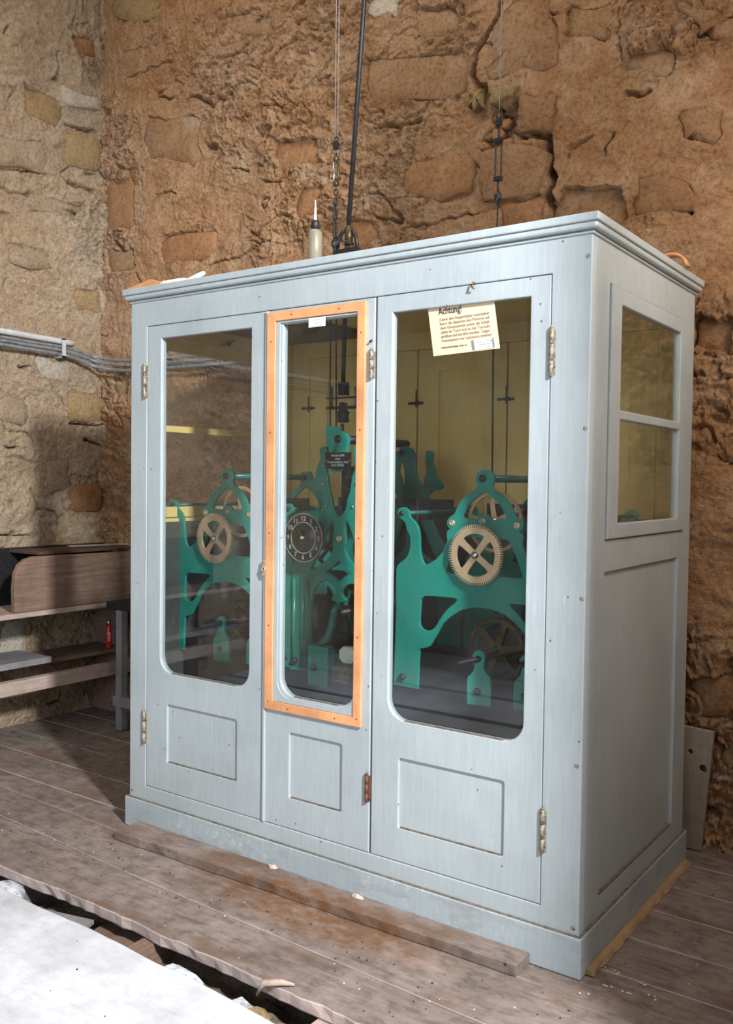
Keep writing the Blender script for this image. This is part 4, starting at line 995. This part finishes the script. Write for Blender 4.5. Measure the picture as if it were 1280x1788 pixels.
ltext('M. 041 925 80 80', .010, a0+.01, hv*.13, wN*.22); ltext('Turmuhrenfabrik', .008, a0+.01, hv*.09, wN*.22); ltext('6210 Sursee', .008, a0+.01, hv*.045, wN*.2)
# sticker on the middle door
a, b = at(540, 556, 'y', -.0095), at(569, 570, 'y', -.0095)
SK = MB().box(a.x, b.x, -.0125, -.0118, b.z+.002, a.z).obj('white_sticker', PAPERW); tag(SK, 'small white printed sticker on the upper edge of the orange-framed glass', 'sticker')
SK.name = 'sticker'
for k, t in enumerate(('REVISION', 'Turmuhren', 'Tel. 041 925 80 80')):
    put_text(t, .0075, (a.x+b.x)/2, -.0128, a.z-.011-.011*k, INKG, SK)
# pale sticker strip inside the middle door glass
a, b = at(487, 965, 'y', .02), at(490, 1031, 'y', .02)

# ------------------------------------------------------------------ floor pieces
A = gxy([(235, 1455), (920, 1690)], .02)
def free_board(name, x0, x1, y0f, y1f, z0, z1, mat, label, seed=1):
    rr = random.Random(seed); n = 36; vs = []
    for i in range(n+1):
        t = i/n; x = x0+(x1-x0)*t; yf = y0f[0]+(y0f[1]-y0f[0])*t+rr.uniform(-.003, .003); yb = y1f[0]+(y1f[1]-y1f[0])*t
        vs += [(x, yf, z1+rr.uniform(-.001, .001)), (x, yf+rr.uniform(-.003, .003), z0), (x, yb, z0), (x, yb, z1)]
    fs = [(i*4+a, (i+1)*4+a, (i+1)*4+(a+1) % 4, i*4+(a+1) % 4) for i in range(n) for a in range(4)]+[(0, 1, 2, 3), (n*4+3, n*4+2, n*4+1, n*4)]
    m = MB(); m.add(vs, fs); o = m.obj(name, mat, None, .002); return tag(o, label, 'board')
ys_ = [at(a, b, 'z', .036).y for a, b in ((480, 1544), (899, 1686))]
free_board('loose_board', .085, 1.90, (ys_[0]-.02, ys_[1]), (-.0155, -.0155), .0015, .036, PLANK, 'long weathered board lying against the foot of the cabinet front')
m = MB(); rr = random.Random(9); n = 30; vs = []
for i in range(n+1):
    y = .03+(1.06-.03)*i/n; vs += [(W_+p_+.028+rr.uniform(-.005, .004)*(1 if i < n else 0), y, .002), (W_+p_+.018+rr.uniform(-.003, .003), y, .014), (W_+p_+.001, y, .018), (W_+p_+.001, y, .002)]
m.add(vs, [(i*4+a, (i+1)*4+a, (i+1)*4+(a+1) % 4, i*4+(a+1) % 4) for i in range(n) for a in range(4)]+[(0, 1, 2, 3), (n*4+3, n*4+2, n*4+1, n*4)])
tag(m.obj('wedge_batten', BATT), 'rough yellowish batten along the foot of the cabinet right side', 'batten')
# splinter bridging the gap edge
p = at(472, 1716, 'z', .01)
m = MB(); m.tube([(p.x-.035, p.y-.02, -.03), (p.x-.015, p.y-.012, .010), (p.x+.03, p.y+.015, .014), (p.x+.06, p.y+.04, .006)], [.004, .011, .010, .004], 7); tag(m.obj('bark_splinter', PINK), 'curled grey splinter on the edge of the front plank', 'splinter')
# debris on the floor: flakes of plaster and droppings
m = MB(); rr = random.Random(4)
def flake(x, y, s):
    k = rr.randint(4, 6); c = Vector((x, y, .0018)); P = [c+Vector((s*rr.uniform(.5, 1)*math.cos(2*PI*i/k), s*rr.uniform(.5, 1)*math.sin(2*PI*i/k), 0)) for i in range(k)]
    m.add(P+[c+Vector((0, 0, s*.6))], [(i, (i+1) % k, k) for i in range(k)]+[tuple(reversed(range(k)))])
for i in range(420):
    x = rr.uniform(-1.7, 2.9); y = rr.choice((rr.uniform(-.54, -.17), rr.uniform(-2.0, -.80), rr.uniform(.1, 1.2)))
    if y > -.1 and -.05 < x < 2.12: continue
    flake(x, y, rr.uniform(.002, .006))
tag(m.obj('floor_debris', plain('dark_droppings', (.03, .024, .02), .9), FL), kind='stuff')
m = MB()
for i in range(120):
    x = rr.uniform(-1.7, 2.9); y = rr.choice((rr.uniform(-.54, -.17), rr.uniform(-2.0, -.80), rr.uniform(.1, 1.2)))
    if y > -.1 and -.05 < x < 2.12: continue
    flake(x, y, rr.uniform(.002, .0055))
for px, py in ((1052, 1686), (1080, 1700), (1060, 1722), (1090, 1735), (1015, 1735), (1140, 1742), (1128, 1719)):
    p = at(px, py, 'z', 0)
    for j in range(3): flake(p.x+rr.uniform(-.02, .02), p.y+rr.uniform(-.01, .01), .006)
tag(m.obj('plaster_crumbs', plain('pale_crumbs', (.62, .52, .38), .9), FL), kind='stuff')
# lumps in the gap
def lump(name, x, y, z, s, mat, label, seed, cat='stone'):
    bm = bmesh.new(); bmesh.ops.create_icosphere(bm, subdivisions=3, radius=1); rr = random.Random(seed); o3 = Vector((rr.uniform(0, 9), rr.uniform(0, 9), 0))
    from mathutils import noise as mn
    for v in bm.verts: v.co *= 1+.45*mn.noise(v.co*1.4+o3); v.co = Vector((v.co.x*s[0], v.co.y*s[1], v.co.z*s[2]))+Vector((x, y, z))
    me = bpy.data.meshes.new(name); bm.to_mesh(me); bm.free()
    for f_ in me.polygons: f_.use_smooth = seed % 2 == 0
    return tag(link(name, me, mat), label, cat)
PLC = plain('pale_plaster', (.55, .45, .33), .9, 0, .2, 60, .003)
for k_, (px, py, lb) in enumerate(((492, 1508, 'small pale plaster lump on the loose board below the middle door'), (624, 1568, 'small pale plaster lump on the loose board below the right door'))):
    p = at(px, py, 'z', .036); lump('plaster_lump', p.x, min(p.y, -.03), .040, (.022, .010, .009), PLC, lb, 11+k_, 'plaster')
PALE = plain('pale_grey_rubble', (.46, .47, .48), .9, 0, .3, 40, .006)
lump('wool_tuft', .06, -.63, -.07, (.09, .05, .05), PALE, 'pale grey fluffy tuft in the floor gap at the left', 2, 'insulation')
lump('rubble_stone', 1.05, -.69, -.07, (.10, .06, .06), PALE, 'grey rough stone in the middle of the floor gap', 3)
lump('rubble_stone', 1.38, -.72, -.08, (.10, .07, .06), STONEG, 'brownish rubble stone at the right end of the floor gap', 5)
tag(MB().box(.22, .50, -.70, -.60, -.075, -.06, (0, .03, .3)).obj('scrap_board', GREYW), 'grey scrap board lying in the floor gap', 'board')
tag(MB().box(.50, .72, -.74, -.50, -.11, -.095, (0, 0, .2)).obj('scrap_board', OLDW), 'brown scrap board under the front plank edge', 'board')
tag(MB().box(1.19, 1.27, -.80, -.60, -.09, -.07, (0, 0, -.3)).obj('scrap_board', PALE), 'pale bluish scrap piece beside the grey stone in the gap', 'board')

# ------------------------------------------------------------------ conduits on the wall
def conduit(pxs, r, mat, label, tail=None, xo=.08):
    pts = [(LW+xo, -4.3, at(pxs[0][0], pxs[0][1], 'x', LW+xo).z+.01)]
    L = [Vector(at(a, b, 'x', LW+xo)) for a, b in pxs]; pts += [tuple(v) for v in L]
    if tail: pts += [tuple(at(a, b, 'y', BW-xo-.01)) for a, b in tail] + [(1.9, BW-xo-.01, at(tail[-1][0], tail[-1][1], 'y', BW-xo-.01).z-.02)]
    P = [Vector(p) for p in pts]; out = []
    for a, b in zip(P[:-1], P[1:]):
        n = 6
        for i in range(n): out.append(a+(b-a)*i/n)
    out.append(P[-1])
    for _ in range(3): out = [out[0]]+[(out[i-1]+out[i]*2+out[i+1])/4 for i in range(1, len(out)-1)]+[out[-1]]
    m = MB(); m.tube(out, r, 14); o = m.obj('conduit', mat); return tag(o, label, 'pipe', 'conduits along the wall')
conduit([(0, 577), (60, 588), (128, 600)], .018, PIPEW, 'thick pale pipe ending near the corner, uppermost on the left wall')
conduit([(0, 587.5), (60, 598), (112, 606), (140, 614), (165, 624)], .009, PIPEG, 'thin grey conduit just under the thick pale pipe', [(196, 628), (230, 631)], .085)
conduit([(0, 593.5), (60, 604), (112, 612), (140, 621), (165, 631)], .010, PIPEG, 'middle thin grey conduit of the three lower ones', [(196, 636), (230, 639)], .085)
conduit([(0, 600.5), (60, 611), (108, 619), (136, 627), (162, 639)], .011, PIPEG, 'lowest thin grey conduit on the left wall', [(196, 646), (230, 648)], .085)
a = at(108, 609, 'x', LW+.085)
m = MB(); m.box(LW+.0, LW+.11, a.y-.012, a.y+.012, a.z-.055, a.z-.045).box(LW+.101, LW+.11, a.y-.012, a.y+.012, a.z-.055, a.z+.06).box(LW, LW+.11, a.y-.012, a.y+.012, a.z+.052, a.z+.06); tag(m.obj('pipe_clamp', PIPEW), 'pale clamp holding the conduits near the corner', 'clamp')
# ------------------------------------------------------------------ bench on the left wall
BX = -1.40
BN = empty('wall_bench', (-1.6, .4, 0), 'old wooden bench-box along the left wall with a rounded side board', 'bench')
prof = [at(a, b, 'x', BX) for a, b in ((26, 1066), (25, 1030), (27, 1003), (34, 987), (45, 977), (60, 972))]
L = [(p.y, p.z) for p in prof]; zt_ = L[-1][1]; L += [(1.24, zt_-.01), (1.24, .745)]; L[0] = (L[0][0], .745)
tag(link('side_board', plate_mesh([L], .035, .003, 'x', BX), OLDW, BN), 'rounded brown side board')
MB().box(-1.77, BX+.015, -2.2, 1.24, .715, .743).obj('seat_board', PINK, BN, .003)
MB().box(-1.74, BX-.04, .55, 1.24, 1.055, 1.072).obj('lid', DARKW, BN, .003)
MB().box(-1.77, -1.73, -2.2, 1.24, .745, 1.08).obj('back_board', IRON, BN)
MB().box(-1.72, -1.70, .30, .33, .745, 1.09).obj('upright_slat', PINK, BN)
for y in (-1.9, 1.2): MB().box(-1.76, -1.52, y, y+.05, 0.001, .715).obj('trestle_leg', OLDW, BN, .003)
MB().box(-1.45, -1.39, -2.2, 1.25, .29, .365).obj('lower_rail', PINK, BN, .003)
MB().box(-1.74, -1.42, -2.2, .62, .43, .465).obj('shelf_board', GREYW, BN, .003)
MB().box(-1.76, -1.46, .66, 1.25, .415, .435).obj('shelf_board', OLDW, BN, .003)
# stick lying on the bench lid
a = at(137, 962, 'x', -1.45); b = at(228, 968, 'x', -1.3)
m = MB(); m.tube([(-1.60, .95, 1.082), (-1.38, 1.20, 1.082)], .007, 6) 
a = at(137, 960, 'x', -1.62); m = MB(); m.box(-1.66, -1.63, a.y-.05, a.y+.5, 1.0735, 1.082, (0, 0, -.25), (-1.64, a.y, 1.078)); tag(m.obj('wood_lath', PINK), 'thin pale wooden lath lying on the bench lid', 'lath')
# red can
p = at(190, 1135, 'x', -1.50)
RC = empty('spray_can', (-1.50, p.y, .4355), 'slim red can with silver top standing on the shelf in the dark', 'can')
s_ = at(190, 1092, 'x', -1.5).z-.4355; tz = at(190, 1084, 'x', -1.5).z-.4355
MB().lathe((-1.5, p.y, .4355), [(.016, 0), (.019, .004), (.019, s_-.008), (.014, s_)], 'z', 24).obj('can_body', RED, RC)
MB().lathe((-1.5, p.y, .4355+s_-.002), [(.013, 0), (.013, tz-s_), (.009, tz-s_+.006)], 'z', 20).obj('can_cap', STEEL, RC)
m = MB(); 
for k, (dz, w) in enumerate(((.05, .010), (.065, .013), (.08, .008), (.092, .011))):
    for j in range(3):
        t = -.9+.3*j; m.box(-1.5+.0188*math.cos(t), -1.5+.0198*math.cos(t), p.y+.0193*math.sin(t)-w/4, p.y+.0193*math.sin(t)+w/4, .4355+dz, .4355+dz+.009)
m.obj('white_marks', CANW, RC)
# dark table standing in the corner, mostly behind the cabinet
tp = at(186, 1062, 'x', -1.30)
TB = empty('work_table', (-.9, 1.1, 0), 'dark grey table with black top half hidden behind the cabinet left side', 'table')
y0, y1 = .92, 1.22
MB().box(-1.31, -.35, y0, y1, .72, .765).obj('table_top', IRON, TB, .003)
for x in (-1.235, -.42):
    for y in (y0+.01, y1-.06): MB().box(x, x+.05, y, y+.05, .0015, .72).obj('leg', GREYW, TB, .003)
MB().box(-1.27, -.42, y0+.015, y0+.045, .14, .20).obj('stretcher', GREYW, TB, .003)
MB().box(-1.225, -1.195, y0+.06, y1-.06, .14, .20).obj('stretcher', GREYW, TB, .003)
# board leaning on the back wall at the right
q = [at(a, b, 'y', 1.20) for a, b in ((1180, 1268), (1246, 1279), (1224, 1466), (1160, 1462))]
L = [(q[0].x-.08, q[0].z+.01), (q[1].x, q[1].z), (q[2].x, .003), (q[3].x-.08, .003)]
h1 = XZ([(1205, 1313)], 1.20)[0]; h2 = XZ([(1227, 1343)], 1.20)[0]
me = plate_mesh([L, circ(*h1, .010, 12), circ(*h2, .016, 12)], .022, .002, 'y', 1.205)
tag(link('leaning_board', me, wood('grey_board', (.30, .25, .19), (.2, .16, .12), None, 'z', .85)), 'grey board with two round holes leaning on the back wall right of the cabinet', 'board')
